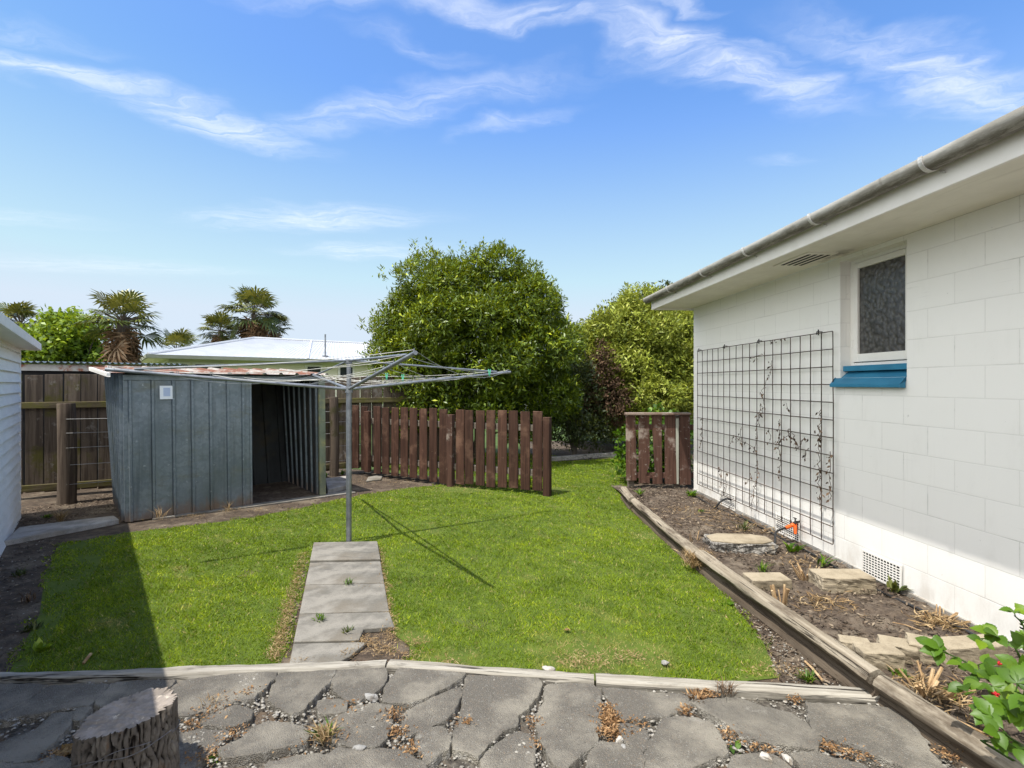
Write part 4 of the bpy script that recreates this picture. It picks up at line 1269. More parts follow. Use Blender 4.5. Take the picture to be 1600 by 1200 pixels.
# ------------------------------------------------------------------ brown picket fence
pf = thing('picket_fence', 'brown stained timber picket fence with open gap at its right end', 'fence', (.52, 7.26, 0))
random.seed(3)
def board(a, b, zb0, zt0, wpx, mat, name='picket', th=.022, lean=0.0, off=0.0):
    """upright board centred on ground point a, facing along fence direction b"""
    b = Vector((*b, 0)).normalized(); n_ = Vector((b.y, -b.x, 0)); a = Vector((*a, 0)) + n_ * off
    mb = MB(); h = wpx / 2
    vs = []
    for sy in (0, th):
        for sx, z in ((-h, zb0), (h, zb0 + random.uniform(-.006, .006)), (h + lean, zt0), (-h + lean, zt0 + random.uniform(-.004, .004))):
            vs.append(a + b * sx + n_ * sy + Vector((0, 0, z)))
    mb.add(vs, [(0, 3, 2, 1), (4, 5, 6, 7), (0, 1, 5, 4), (1, 2, 6, 5), (2, 3, 7, 6), (3, 0, 4, 7)])
    return mb


LP, MP, RP = Vector((-2.90, 9.10)), Vector((-.92, 7.94)), Vector((.52, 7.26))
bd = (RP - MP).normalized()
for i, f in enumerate((1065, 1110, 1165, 1218, 1275, 1332, 1390, 1450)):
    px = 380 + (f + 22) * .3125
    # intersect pixel ray with panel line
    k = (px - 800) / F; t_ = (MP.x - k * MP.y) / (k * bd.y - bd.x); p = MP + bd * t_
    board((p.x, p.y), bd, .055 + random.uniform(-.01, .01), 1.165 - .0 * i + random.uniform(-.008, .008), .142, None, off=.0, lean=random.uniform(-.008, .008)).build('picket', M['picket'], pf, bevel=.003)
bl = (MP - LP).normalized()
for i, f in enumerate((545, 592, 612, 655, 697, 743, 790, 835, 885, 935, 985)):
    px = 380 + (f + 18) * .3125
    k = (px - 800) / F; t_ = (LP.x - k * LP.y) / (k * bl.y - bl.x); p = LP + bl * t_
    nm = 'post' if i == 2 else 'picket'
    board((p.x, p.y), bl, .05 + random.uniform(-.02, .02) + .05 * (1 - i / 10), (1.10 if nm == 'post' else 1.175) + random.uniform(-.01, .01), .150 if nm == 'picket' else .11, None, th=.022 if nm == 'picket' else .07, lean=random.uniform(-.01, .01)).build(nm, M['picket'], pf, bevel=.003)
for p, b_, top, wd_, mt in ((MP, bd, 1.09, .10, 'picket_worn'), (RP - bd * .03, bd, 1.09, .10, 'picket')):
    board((p.x, p.y), b_, 0, top, wd_, None, th=.09, off=-.03).build('post', M[mt], pf, bevel=.004)
for A, B, dirv in ((LP, MP, bl), (MP, RP, bd)):
    for z in (.30, .93):
        n_ = Vector((dirv.y, -dirv.x, 0)); a3, b3 = Vector((*A, z)) - n_ * .036, Vector((*B, z)) - n_ * .036
        mb = MB(); c_ = (a3 + b3) / 2; mb.obox(c_, (b3 - a3) / 2, n_ * .033, (0, 0, .045)); mb.build('rail', M['rail_wood'], pf, bevel=.004)

# small worn screen beside the house
sc = thing('picket_screen', 'small worn picket screen with capped top beside the white house corner', 'screen', (2.1, 7.6, .05))
xs = [(80, 150, 0), (165, 238, 0), (258, 322, 0), (340, 418, 0), (440, 515, 0)]
Ys = 7.6
for i, (a_, b_, _) in enumerate(xs):
    pa = (960 + a_ * .2333 - 800) / F * Ys; pb = (960 + b_ * .2333 - 800) / F * Ys
    zb = (.15, .11, .10, .10, .09)[i]
    mb = MB()
    if i == 1: mb.prism([(pa, zb), (pb, zb), (pb, zb + .10), (pb - .055, zb + .11), (pb - .01, .36), (pb, .42), (pb - .01, 1.10), (pa - .005, 1.10)], (0, .022, 0), (0, Ys, 0))
    elif i == 2: mb.prism([(pa, zb), (pb, zb), (pb - .01, 1.10), (pa - .02, 1.10), (pa + .03, .30), (pa + .05, zb + .11), (pa, zb + .11)], (0, .022, 0), (0, Ys, 0))
    else: mb.prism([(pa, zb), (pb, zb), (pb - .02, 1.10), (pa - .005, 1.10)], (0, .022, 0), (0, Ys, 0))
    mb.build('picket', M['picket_worn'], sc, bevel=.003)
mb = MB(); mb.box((1.64, Ys - .05, 1.10), (2.58, Ys + .07, 1.135)); mb.build('cap', M['picket_cap'], sc, bevel=.005)
for z in (.22, .92):
    mb = MB(); mb.box((1.68, Ys + .024, z - .04), (2.66, Ys + .07, z + .04)); mb.build('rail', M['picket_worn'], sc, bevel=.004)
for x in (1.70, 2.37):
    mb = MB(); mb.box((x, Ys + .071, .0), (x + .09, Ys + .15, 1.09)); mb.build('post', M['rail_wood'], sc, bevel=.004)
M['pale_batten'] = surf('pale_batten', (.42, .42, .34), (.33, .32, .26), (9, 9, 2), rough=.8)
mb = MB(); mb.box((2.375, Ys + .002, .1), (2.415, Ys + .020, 1.05)); mb.build('batten', M['pale_batten'], sc)

# ------------------------------------------------------------------ clothesline
cl = thing('clothesline', 'grey steel rotary clothesline with four arms at the end of the path', 'clothesline', (-1.567, 5.04, 0))
B0 = Vector((-1.567, 5.04, 0)); hub = B0 + Vector((0, 0, 1.50)); topp = B0 + Vector((0, 0, 1.775))
mb = MB(); mb.tube([B0, B0 + Vector((0, 0, 1.47))], .026, 14); mb.build('lower_pole', M['steel'], cl, smooth=True)
mb = MB(); mb.tube([B0 + Vector((0, 0, 1.47)), topp], .021, 14); mb.build('upper_pole', M['steel'], cl, smooth=True)
mb = MB(); mb.tube([hub + Vector((0, 0, -.035)), hub + Vector((0, 0, .02))], .036, 12); mb.build('hub', M['steel'], cl, smooth=True)
mb = MB(); mb.tube([topp + Vector((0, 0, -.03)), topp + Vector((0, 0, .012))], .032, 12); mb.build('top_cap', M['steel'], cl, smooth=True)
ends = [B0 + Vector((1.55, .91, 1.685)), B0 + Vector((.92, -1.52, 1.76)), B0 + Vector((-1.62, -.93, 1.665)), B0 + Vector((-.92, 1.54, 1.66))]
for e in ends:
    mb = MB(); st_ = hub + (e - hub).normalized() * .03; mb.tube([st_, e], .0155, 10); arm = mb.build('arm', M['steel'], cl, smooth=True)
    for f in (.35, .48, .61, .74, .87, .98):
        q = hub.lerp(e, f); mb = MB(); mb.tube([q + Vector((0, 0, .010)), q + Vector((0, 0, .034)), q + (e - hub).normalized() * .014 + Vector((0, 0, .034)), q + (e - hub).normalized() * .014 + Vector((0, 0, .010))], .003, 5)
        mb.build('line_hook', M['steel'], arm)
    mb = MB(); mb.tube([topp + (e - topp).normalized() * .03, hub.lerp(e, .9) + Vector((0, 0, .02))], .0105, 8); mb.build('strut', M['steel'], cl, smooth=True)
for f in (.35, .48, .61, .74, .87, .98):
    mb = MB()
    for i in range(4):
        a_, b_ = hub.lerp(ends[i], f) + Vector((0, 0, .026)), hub.lerp(ends[(i + 1) % 4], f) + Vector((0, 0, .026))
        mb.tube([a_.lerp(b_, k / 8) - Vector((0, 0, .09 * f * 4 * (k / 8) * (1 - k / 8) * (.5 + .5 * ((i * 7 + int(f * 100)) % 3)))) for k in range(9)], .0021, 4)
    mb.build('line', M['netting'], cl)
for (i, f, t_, lab) in ((3, .74, .45, 'green clothes peg on the clothesline just left of its pole'), (3, .61, .62, 'green clothes peg on the clothesline just right of its pole'), (0, .87, .05, 'green clothes peg on the clothesline below its right arm')):
    a_, b_ = hub.lerp(ends[i], f), hub.lerp(ends[(i + 1) % 4], f)
    p = a_.lerp(b_, t_) + Vector((0, 0, .01))
    mb = MB(); mb.obox((-.006, 0, 0), (.005, 0, .004), (0, .005, 0), (-.006, 0, .036)); mb.obox((.006, 0, 0), (.005, 0, -.004), (0, .005, 0), (.006, 0, .036)); mb.obox((0, 0, .01), (.008, 0, 0), (0, .003, 0), (0, 0, .004))
    o = mb.build('clothes_peg', M['peg'], bevel=.001); o.location = p; tag(o, lab, 'clothes peg', 'clothes pegs on the line')
# ------------------------------------------------------------------ stump
st = thing('tree_stump', 'rough barked tree stump tied with wire on the broken asphalt', 'stump', (-1.463, 2.0, .03))
C0 = Vector((-1.463, 2.0, 0)); NS, NR = 220, 40
def topz(x, y): return .303 + .12 * (x - C0.x) + .03 * (y - C0.y)
def srad(a):
    return .149 * (1 + .05 * math.sin(2 * a + .6) + .035 * math.sin(3 * a + 2) + .02 * math.sin(5 * a))
mb = MB(); BT = []
for j in range(NR + 1):
    f = j / NR
    for i in range(NS):
        a = 2 * math.pi * i / NS
        fl = 1.0 + .10 * (1 - f) ** 2
        gro = mnoise.noise((math.cos(a) * 4.2, math.sin(a) * 4.2, f * .9))
        ph = a * 19 + 3.0 * mnoise.noise((math.cos(a) * 3, math.sin(a) * 3, f * 1.5)) + 2.6 * mnoise.noise((math.cos(a) * 8, math.sin(a) * 8, f * 5 + 7))
        fur = min(1.0, abs(math.sin(ph)) * 1.5)
        brk = max(0.0, mnoise.noise((math.cos(a) * 11, math.sin(a) * 11, f * 9 + 20)) - .12)
        dep = .017 * (1 - fur) ** 1.3 + .020 * brk
        r_ = srad(a) * fl + .010 * gro - dep + .0035 * mnoise.noise((math.cos(a) * 34, math.sin(a) * 34, f * 22))
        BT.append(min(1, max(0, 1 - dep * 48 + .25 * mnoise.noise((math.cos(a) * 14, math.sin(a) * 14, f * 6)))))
        x, y = C0.x + r_ * math.cos(a), C0.y + r_ * math.sin(a)
        z = .0 + f * (topz(x, y) - .0)
        mb.v.append((x, y, z))
for j in range(NR):
    for i in range(NS):
        k = (i + 1) % NS
        mb.f.append((j * NS + i, j * NS + k, (j + 1) * NS + k, (j + 1) * NS + i))
rim = mb.v[NR * NS:]
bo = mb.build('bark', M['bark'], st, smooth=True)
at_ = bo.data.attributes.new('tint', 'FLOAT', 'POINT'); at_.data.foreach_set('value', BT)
mb = MB(); R2 = 16
for j in range(R2 + 1):
    f = 1 - j / R2
    for i in range(NS):
        x = C0.x + (rim[i][0] - C0.x) * f; y = C0.y + (rim[i][1] - C0.y) * f
        b = 0 if j == 0 else .006 * mnoise.noise((x * 26, y * 60, 1)) + .005 * mnoise.noise((x * 60, y * 60, 5)) + .010 * mnoise.noise((x * 7, y * 7, 3))
        mb.v.append((x, y, topz(x, y) + b))
for j in range(R2):
    for i in range(NS):
        k = (i + 1) % NS
        mb.f.append((j * NS + i, j * NS + k, (j + 1) * NS + k, (j + 1) * NS + i))
mb.build('cut_face', M['cut'], st, smooth=True)
mb = MB()
mb.tube([C0 + Vector((math.cos(a) * (srad(a) * 1.035 + .004), math.sin(a) * (srad(a) * 1.035 + .004), .185 + .045 * math.sin(a + 2.2) + .012 * math.sin(3.2 * a))) for a in [2 * math.pi * k / 64 for k in range(65)]], .0018, 5)
mb.tube([C0 + Vector((math.cos(a) * (srad(a) * 1.03 + .006), math.sin(a) * (srad(a) * 1.03 + .006), .197 + .05 * math.sin(a + 2.0) + .01 * math.sin(4 * a))) for a in [2 * math.pi * k / 64 for k in range(40, 60)]], .0015, 5)
mb.build('wire_tie', M['tie_wire'], st)

# dried crumpled leaf beside the stump
def crumple(name, label, cat, c, s, mat, seed):
    mb = MB(); n = 9
    for j in range(n):
        for i in range(n):
            u, v = i / (n - 1) - .5, j / (n - 1) - .5
            rr = 1 - 1.1 * abs(u * v) * 2
            mb.v.append((c[0] + u * s * rr, c[1] + v * s * .8 * rr, c[2] + s * .5 * (abs(mnoise.noise((u * 3.4 + seed, v * 3.4, 1))) + .5 * abs(mnoise.noise((u * 8, v * 8 + seed, 2))))))
    for j in range(n - 1):
        for i in range(n - 1):
            a = j * n + i; mb.f.append((a, a + 1, a + n + 1, a + n))
    o = single(mb, name, mat, label, cat, smooth=True)
    t = o.data.attributes.new('tint', 'FLOAT', 'POINT'); t.data.foreach_set('value', [.25 + .5 * random.random() for _ in range(n * n)])
    return o


M['dry_leaf'] = surf('dry_leaf', (.30, .20, .08), (.18, .11, .045), (30, 30, 30), rough=.7)
crumple('dead_leaf', 'crumpled brown dead leaf on the asphalt left of the stump', 'leaf', (*G(103, 1176, .02), .015), .11, M['dry_leaf'], 3)
crumple('dead_leaf', 'small orange dead leaf lying on the lawn before the right timber edging', 'leaf', (*G(886, 982, .03), .02), .045, M['dry_leaf'], 6)

# ------------------------------------------------------------------ concrete pieces in the bed
def chunk(name, label, cat, c, sx, sy, sz, rz, mat, rough=.0, group=None, seed=0, top=None):
    mb = MB(); n = 12; m = 5
    # a subdivided block with broken faces
    bm_v = {}
    ca, sa = math.cos(rz), math.sin(rz)
    me = bpy.data.meshes.new(name)
    import bmesh
    bm = bmesh.new(); bmesh.ops.create_cube(bm, size=1.0)
    bmesh.ops.subdivide_edges(bm, edges=bm.edges[:], cuts=9, use_grid_fill=True)
    for v in bm.verts:
        x, y, z = v.co.x * sx, v.co.y * sy, (v.co.z + .5) * sz
        k = rough * (1.0 if z < sz * .97 else .25)
        j = mnoise.noise_vector((x * 14 + seed, y * 14, z * 14)) * k + mnoise.noise_vector((x * 45 + seed, y * 45, z * 45)) * k * .6
        x, y, z = x + j.x, y + j.y, z + j.z * .6
        if top: x, y = x + top * (z / sz) * mnoise.noise((x * 5, seed, 0)), y + top * (z / sz - .5)
        v.co = (x, y, z)
    bm.to_mesh(me); bm.free()
    me.materials.append(mat)
    o = bpy.data.objects.new(name, me); COL.objects.link(o); o.location = c; o.rotation_euler = (0, 0, rz)
    b = o.modifiers.new('edges', 'BEVEL'); b.width = .004; b.limit_method = 'ANGLE'; b.angle_limit = math.radians(60)
    return tag(o, label, cat, group)


def bp(px, py, z=.055): x, y = G(px, py, z); return (x, y, z - .01)


M['pale_stone'] = surf('pale_stone', (.45, .42, .37), (.33, .30, .26), (30, 30, 30), (.24, .20, .15), 20, (.5, .7), .9, 0, .6)
M['grey_stone'] = surf('grey_stone', (.30, .29, .27), (.21, .20, .185), (30, 30, 30), (.15, .13, .11), 20, (.5, .7), .9, 0, .6)


def pebble(label, c, s, mat, seed):
    import bmesh
    bm = bmesh.new(); bmesh.ops.create_icosphere(bm, subdivisions=3, radius=1.0)
    rz = seed * 1.7
    for v in bm.verts:
        d_ = v.co.normalized()
        k = 1 + .28 * mnoise.noise((d_.x * 1.4 + seed, d_.y * 1.4, d_.z * 1.4)) + .12 * mnoise.noise((d_.x * 4, d_.y * 4 + seed, d_.z * 4))
        # flatten some sides as on broken stone
        for q in range(4):
            nq = Vector((math.cos(q * 1.9 + seed), math.sin(q * 1.9 + seed), .4 * math.sin(q * 2.7 + seed))).normalized()
            dd = d_.dot(nq)
            if dd > .62: k *= .62 / dd
        x, y, z = d_.x * k * s * .78, d_.y * k * s * .52, d_.z * k * s * .36
        v.co = (x * math.cos(rz) - y * math.sin(rz), x * math.sin(rz) + y * math.cos(rz), z)
    me = bpy.data.meshes.new('loose_stone'); bm.to_mesh(me); bm.free(); me.materials.append(mat)
    me.polygons.foreach_set('use_smooth', [True] * len(me.polygons)); me.set_sharp_from_angle(angle=math.radians(30))
    o = bpy.data.objects.new('loose_stone', me); COL.objects.link(o); o.location = c
    return tag(o, label, 'stone', 'loose stones')


# broken slab: rough sides, smooth top
c_ = bp(1155, 856)
sl = thing('broken_slab', 'broken slab of concrete with smooth top lying in the garden bed', 'concrete slab', c_)
me_o = chunk('broken_edge', None, None, (0, 0, 0), .54, .30, .088, -.12, M['rough_concrete'], .035, seed=4); me_o.parent = sl
random.seed(9)
mb = MB(); mb.prism([(-.27, -.10), (-.05, -.15), (.17, -.13), (.275, -.05), (.26, .08), (.14, .15), (-.16, .14), (-.28, .05)], (0, 0, .014), (0, 0, .086), (1, 0, 0), (0, 1, 0))
tp = mb.build('top_face', M['pale_concrete'], sl, local=True, bevel=.004); tp.rotation_euler = (0, 0, -.12)
GB = 'concrete blocks in the garden bed'
chunk('concrete_block', 'flat pale concrete block beside the grooved bed log in the garden', 'concrete block', bp(1198, 916), .29, .16, .085, .02, M['pale_concrete'], .006, GB, 1)
chunk('concrete_block', 'largest yellowish split faced concrete block below the third wall vent', 'concrete block', bp(1315, 918), .38, .20, .115, -.03, M['pale_concrete'], .014, GB, 7)
chunk('concrete_block', 'squat pale concrete block leaning on the bed log in front of its row', 'concrete block', bp(1372, 1040), .20, .12, .105, -.10, M['pale_concrete'], .010, GB, 13)
chunk('concrete_block', 'small concrete block behind the squat pale one near the bed log', 'concrete block', bp(1335, 1018), .15, .10, .075, -.35, M['pale_concrete'], .012, GB, 15)
chunk('concrete_block', 'tilted concrete block second from the bed log in the block row', 'concrete block', bp(1402, 1024), .17, .13, .085, -.45, M['pale_concrete'], .012, GB, 17)
chunk('concrete_block', 'broken corner of concrete block in the middle of the block row', 'concrete block', bp(1442, 1026), .14, .15, .10, -.5, M['pale_concrete'], .016, GB, 19)
chunk('concrete_block', 'long dark fronted concrete block behind the leafy plant by the wall', 'concrete block', bp(1512, 1032), .36, .13, .115, .12, M['pale_concrete'], .008, GB, 23)
for (px, py, s_, lab) in ((1040, 1034, .035, 'pale grey stone on the dry lawn edge near the right timber edging'), (857, 1045, .055, 'flat buff stone on the lawn edge behind the split edging timber'), (1197, 1192, .04, 'white stone on the asphalt near the bottom of the picture, left of its pair'),
                        (967, 1160, .034, 'pale grey pebble in the crack beside the straw tuft'), (975, 1172, .03, 'smaller pale pebble next to the crack with the straw tuft'), (560, 1175, .05, 'white lump of rubble in the asphalt crack near the bottom edge'), (580, 1092, .05, 'angular pale stone in the asphalt crack below the timber joint'),
                        (1530, 1107, .045, 'smooth grey stone on the garden bed beside the leafy plant'), (1230, 1195, .034, 'white stone on the asphalt near the bottom of the picture, right of its pair')):
    x, y = G(px, py, .03)
    pebble(lab, (x, y, (.052 if px in (1197, 1230) else .038) if py > 1060 else .022), s_, M['pale_stone' if px in (857, 1197, 1230, 967) else 'grey_stone'], px)

# ------------------------------------------------------------------ tap, hose and pipes
hs = thing('garden_hose', 'black garden hose with orange snap fittings at the wall tap', 'hose', (2.33, 4.68, .05))
T = HW(2.40, -.03, .235)
pts = [Vector((2.32, 4.64, .055)), Vector((2.34, 4.68, .085)), Vector((2.385, 4.755, .135)), Vector((2.445, 4.85, .185)), T + Vector((-.10, -.03, -.025))]
mb = MB()
def smoothpts(P, m=6):
    out = []
    for i in range(len(P) - 1):
        p0, p1, p2, p3 = P[max(0, i - 1)], P[i], P[i + 1], P[min(len(P) - 1, i + 2)]
        for k in range(m):
            t = k / m
            out.append(.5 * ((2 * p1) + (p2 - p0) * t + (2 * p0 - 5 * p1 + 4 * p2 - p3) * t * t + (3 * p1 - p0 - 3 * p2 + p3) * t ** 3))
    return out + [P[-1]]
mb.tube(smoothpts(pts), .010, 8); mb.build('hose', M['black'], hs, smooth=True)
mb = MB(); mb.tube([Vector((2.30, 4.60, .055)), Vector((2.325, 4.65, .07))], .020, 10); mb.build('hose_end', M['black'], hs, smooth=True)
q = pts[-1]; dr = (T - q).normalized()
mb = MB(); mb.tube([q - dr * .03, q + dr * .0, q + dr * .012, q + dr * .035], [.014, .017, .019, .016], 10); mb.build('fitting', M['orange'], hs, smooth=True)
mb = MB(); mb.tube([q + dr * .04, q + dr * .052, q + dr * .085, q + dr * .095], [.015, .021, .021, .016], 10); mb.build('fitting', M['orange'], hs, smooth=True)
mb = MB(); mb.tube([T + Vector((-.03, -.03, -.01)), T + Vector((-.035, -.04, -.05)), T + Vector((-.04, -.05, -.085))], [.018, .016, .012], 10); mb.build('fitting', M['orange'], hs, smooth=True)
mb = MB(); mb.tube([HW(2.40, 0, .25), T + Vector((-.02, -.01, .015)), T + Vector((-.035, -.02, .0))], [.012, .014, .016], 10); mb.tube([T + Vector((-.02, -.01, .02)), T + Vector((-.02, -.01, .05))], .006, 8); mb.obox(T + Vector((-.02, -.01, .052)), (.0, .024, 0), (.006, 0, 0), (0, 0, .004))
single(mb, 'wall_tap', M['black'], 'small black garden tap on the block wall at the second vent', 'tap', smooth=True)
mb = MB(); mb.tube(smoothpts([HW(1.12, -.02, .175), HW(1.10, -.07, .185), HW(1.08, -.13, .15), HW(1.06, -.17, .09), HW(1.05, -.19, .04)]), .011, 8)
single(mb, 'drain_pipe', M['black'], 'short black pipe curving out of the farthest wall vent', 'pipe', smooth=True)
mb = MB(); mb.tube(smoothpts([HW(u, -.13 - .03 * math.sin(u * 2.3), .068 + .008 * math.sin(u * 5)) for u in [.2 + k * .35 for k in range(13)]], 4), .009, 6)
single(mb, 'irrigation_pipe', M['black'], 'thin black irrigation pipe lying on the soil along the house wall', 'pipe', smooth=True)

# ------------------------------------------------------------------ dry stubs and straw
def stubs(px, py, n, L, label, spread=.6, r=.007, rootr=.05, dz=.0):
    x, y = G(px, py, .055)
    t = thing('cut_stems', label, 'cut stems', (x, y, .05), group='cut back dry plant stumps')
    for i in range(n):
        a = random.uniform(0, 6.28); rr = random.uniform(.2, 1) * rootr
        p = Vector((x + rr * math.cos(a), y + rr * .7 * math.sin(a), .045))
        dirv = Vector((math.cos(a) * spread * random.uniform(.3, 1.2), math.sin(a) * spread * random.uniform(.3, 1.0), 1)).normalized()
        l_ = L * random.uniform(.5, 1.1)
        b = Vector((random.uniform(-.2, .2), random.uniform(-.2, .2), 0)) * l_ * .3
        mb = MB(); rad = r * random.uniform(.6, 1.3)
        mb.tube([p, p + dirv * l_ * .5 + b, p + dirv * l_], [rad, rad * .9, rad * .8], 6)
        mb.build('stem', M['stub'], t, smooth=True)


random.seed(31)
stubs(1447, 1082, 14, .13, 'spreading tan cut stems in front of the concrete block row', 1.0, .008, .075)
stubs(1222, 945, 9, .15, 'upright tan cut stems against the grooved bed log', .45, .009, .05)
stubs(1262, 905, 11, .14, 'tan cut stems between two pale concrete blocks', .7, .006, .06)
stubs(1462, 968, 10, .11, 'heap of tan cut stems against the block wall', 1.2, .005, .08)
stubs(1085, 845, 8, .10, 'thin dry stems behind the straw clump on the log', .6, .003, .05)


def tuft(px, py, z, n, L, wd, mat, name, label, cat, up=1.0, spread=.6, R=.03, group=None, wr=1.0):
    x, y = G(px, py, z)
    a = RNG.uniform(0, 6.28, n); sp = RNG.uniform(.2, 1.2, n) * spread; l_ = L * RNG.uniform(.45, 1.1, n)
    b = np.stack([RNG.normal(0, R, n), RNG.normal(0, R, n), np.full(n, z - .01)], 1) + np.array([x, y, 0])
    d_ = np.stack([np.cos(a) * sp, np.sin(a) * sp, np.full(n, up)], 1); d_ /= np.linalg.norm(d_, axis=1)[:, None]
    s_ = np.stack([-np.sin(a), np.cos(a), np.zeros(n)], 1) * wd * .5 * wr
    mid = b + d_ * (l_ * .55)[:, None]; tip = b + d_ * l_[:, None] + np.stack([np.cos(a) * sp, np.sin(a) * sp, np.full(n, -.55 * abs(up))], 1) * (l_ * .3)[:, None]
    tip[:, 2] = np.maximum(tip[:, 2], z + .002)
    V = np.stack([b, mid + s_, tip, mid - s_], 1)
    o = np_mesh(name, V.reshape(-1, 3), 4, mat, tint=np.repeat(RNG.random(n), 4), loc=(x, y, z))
    return tag(o, label, cat, group)


tuft(1086, 862, .155, 190, .14, .004, M['straw'], 'straw_clump', 'hanging clump of pale straw on the joint of the bed logs', 'straw', -.35, .9, .022)
tuft(1086, 872, .12, 160, .13, .004, M['straw'], 'straw_clump', 'lower bunch of straw at the foot of the bed logs', 'straw', -.3, .5, .028)
WG = 'small weeds'
for px, py, z, n, L, wd, mt, lab in (
        (545, 912, .035, 26, .075, .008, 'leaf_fresh', 'yellowish weed growing in the joint of the middle path slabs'), (501, 968, .035, 22, .06, .010, 'leaf_fresh', 'small green weed at the left of the path joint'),
        (543, 988, .03, 20, .06, .010, 'leaf_dk', 'dark weed at the crack of the path slab'), (1192, 893, .06, 30, .12, .010, 'leaf_fresh', 'grassy green tuft behind the flat pale concrete block'),
        (618, 735, .0, 24, .28, .03, 'leaf_fresh', 'yellow green weed against the brown pickets'), (508, 745, .0, 20, .10, .02, 'leaf_fresh', 'low weed at the foot of the round post right of the shed'),
        (535, 742, .0, 26, .14, .02, 'leaf_fresh', 'leafy weed under the board fence right of the shed'), (1163, 830, .06, 26, .16, .012, 'leaf_dk', 'upright dark weed beside the wall between the first two vents'),
        (1235, 862, .06, 26, .12, .03, 'leaf_fresh', 'broad leaved green weed below the orange hose fittings'), (1288, 885, .06, 14, .14, .02, 'leaf_fresh', 'thin weed against the wall behind the split faced block'),
        (1398, 925, .06, 22, .14, .028, 'leaf_dk', 'dark ivy sprig growing beside the third wall vent'), (1080, 775, .06, 30, .12, .03, 'leaf_fresh', 'green weed at the house corner beneath the picket screen'),
        (1000, 772, .1, 24, .10, .02, 'leaf_fresh', 'weed at the far end of the bed edging'), (1096, 800, .06, 20, .06, .012, 'leaf_fresh', 'tiny weed in the middle of the far garden bed'),
        (1256, 955, .0, 20, .05, .016, 'leaf_fresh', 'small weed on the bare earth beside the grooved log'), (1136, 945, .01, 6, .05, .045, 'leaf_fresh', 'round light green leaf at the lawn corner near the log'),
        (1262, 1062, .01, 60, .07, .007, 'leaf_fresh', 'yellowish weed patch behind the right edging timber'), (70, 1015, .0, 14, .09, .035, 'leaf_lt', 'broad leaved weed in the shaded earth at left'), (50, 985, .0, 40, .07, .012, 'leaf_dk', 'dark weed patch in the shade near the garage'),
        (30, 900, .0, 40, .09, .012, 'leaf_dk', 'dark weed patch close to the garage wall'), (45, 940, .0, 40, .12, .006, 'dead', 'dark withered grass tuft in the shaded earth at left'), (75, 808, .02, 60, .06, .012, 'leaf_fresh', 'low green weeds behind the concrete kerb'), (250, 812, .02, 34, .22, .004, 'straw', 'tall dry grass stalks against the metal shed front'),
        (355, 800, .02, 30, .22, .004, 'straw', 'dry grass stalks at the metal shed front near its opening'), (95, 815, .03, 120, .22, .004, 'straw', 'large tangle of dry grass on the concrete kerb'), (510, 1155, .03, 80, .10, .006, 'straw', 'dry weed sprawling over the asphalt near the bottom'), (505, 1150, .03, 50, .07, .008, 'leaf_fresh', 'green shoots within the dry weed on the asphalt'),
        (1148, 1170, .02, 8, .04, .02, 'leaf_fresh', 'tiny green sprig in the asphalt crack near the bottom'), (345, 1185, .02, 18, .05, .008, 'leaf_fresh', 'tiny green weed in the asphalt right of the stump'), (765, 1168, .02, 10, .03, .008, 'leaf_fresh', 'tiny green moss tuft in the middle asphalt crack'),
        (332, 1100, .03, 26, .09, .003, 'straw', 'thin dry grass tuft on the asphalt beyond the stump'), (955, 1128, .02, 110, .06, .009, 'litter', 'orange brown dried tuft in the asphalt crack'), (1490, 1085, .06, 20, .09, .02, 'leaf_fresh', 'small weed beside the tan cut stems'), (1408, 1058, .06, 20, .06, .02, 'leaf_fresh', 'small weed at the foot of the squat pale block'), (1090, 1093, .03, 70, .06, .009, 'litter', 'orange brown dried tuft below the right edging timber'), (1135, 1082, .05, 90, .09, .003, 'dead', 'dark withered twiggy tuft on the right edging timber'), (560, 1036, .04, 30, .04, .003, 'dead', 'dark withered tuft on the edging timber by the path')):
    tuft(px, py, z, n, L, wd, M[mt], 'weed', lab, 'weed', 1.0, .8, .016, WG)
# fallen sticks
for (a_, b_, r_, lab) in (((1258, 1037), (1285, 1072), .006, 'pale stick on the bare earth beside the grooved log'), ((1462, 1118), (1535, 1150), .004, 'long thin pale stick on the near garden bed'), ((1462, 1075), (1470, 1105), .004, 'short pale stick below the tan cut stems'), ((1395, 975), (1440, 990), .003, 'thin pale stick in front of the third wall vent'), ((130, 1040), (142, 1030), .008, 'pale twig on the shaded lawn near the edging')):
    pa, pb = Vector((*G(*a_, .06), .07 if a_[0] > 1300 else .012)), Vector((*G(*b_, .06), .075 if a_[0] > 1300 else .014))
    if a_[0] < 1300: pa, pb = Vector((*G(*a_), .012)), Vector((*G(*b_), .03))
    mb = MB(); mb.tube([pa, pa.lerp(pb, .5) + Vector((0, .01, .006)), pb], r_, 6); single(mb, 'stick', M['stub'], lab, 'stick', 'fallen sticks', smooth=True)

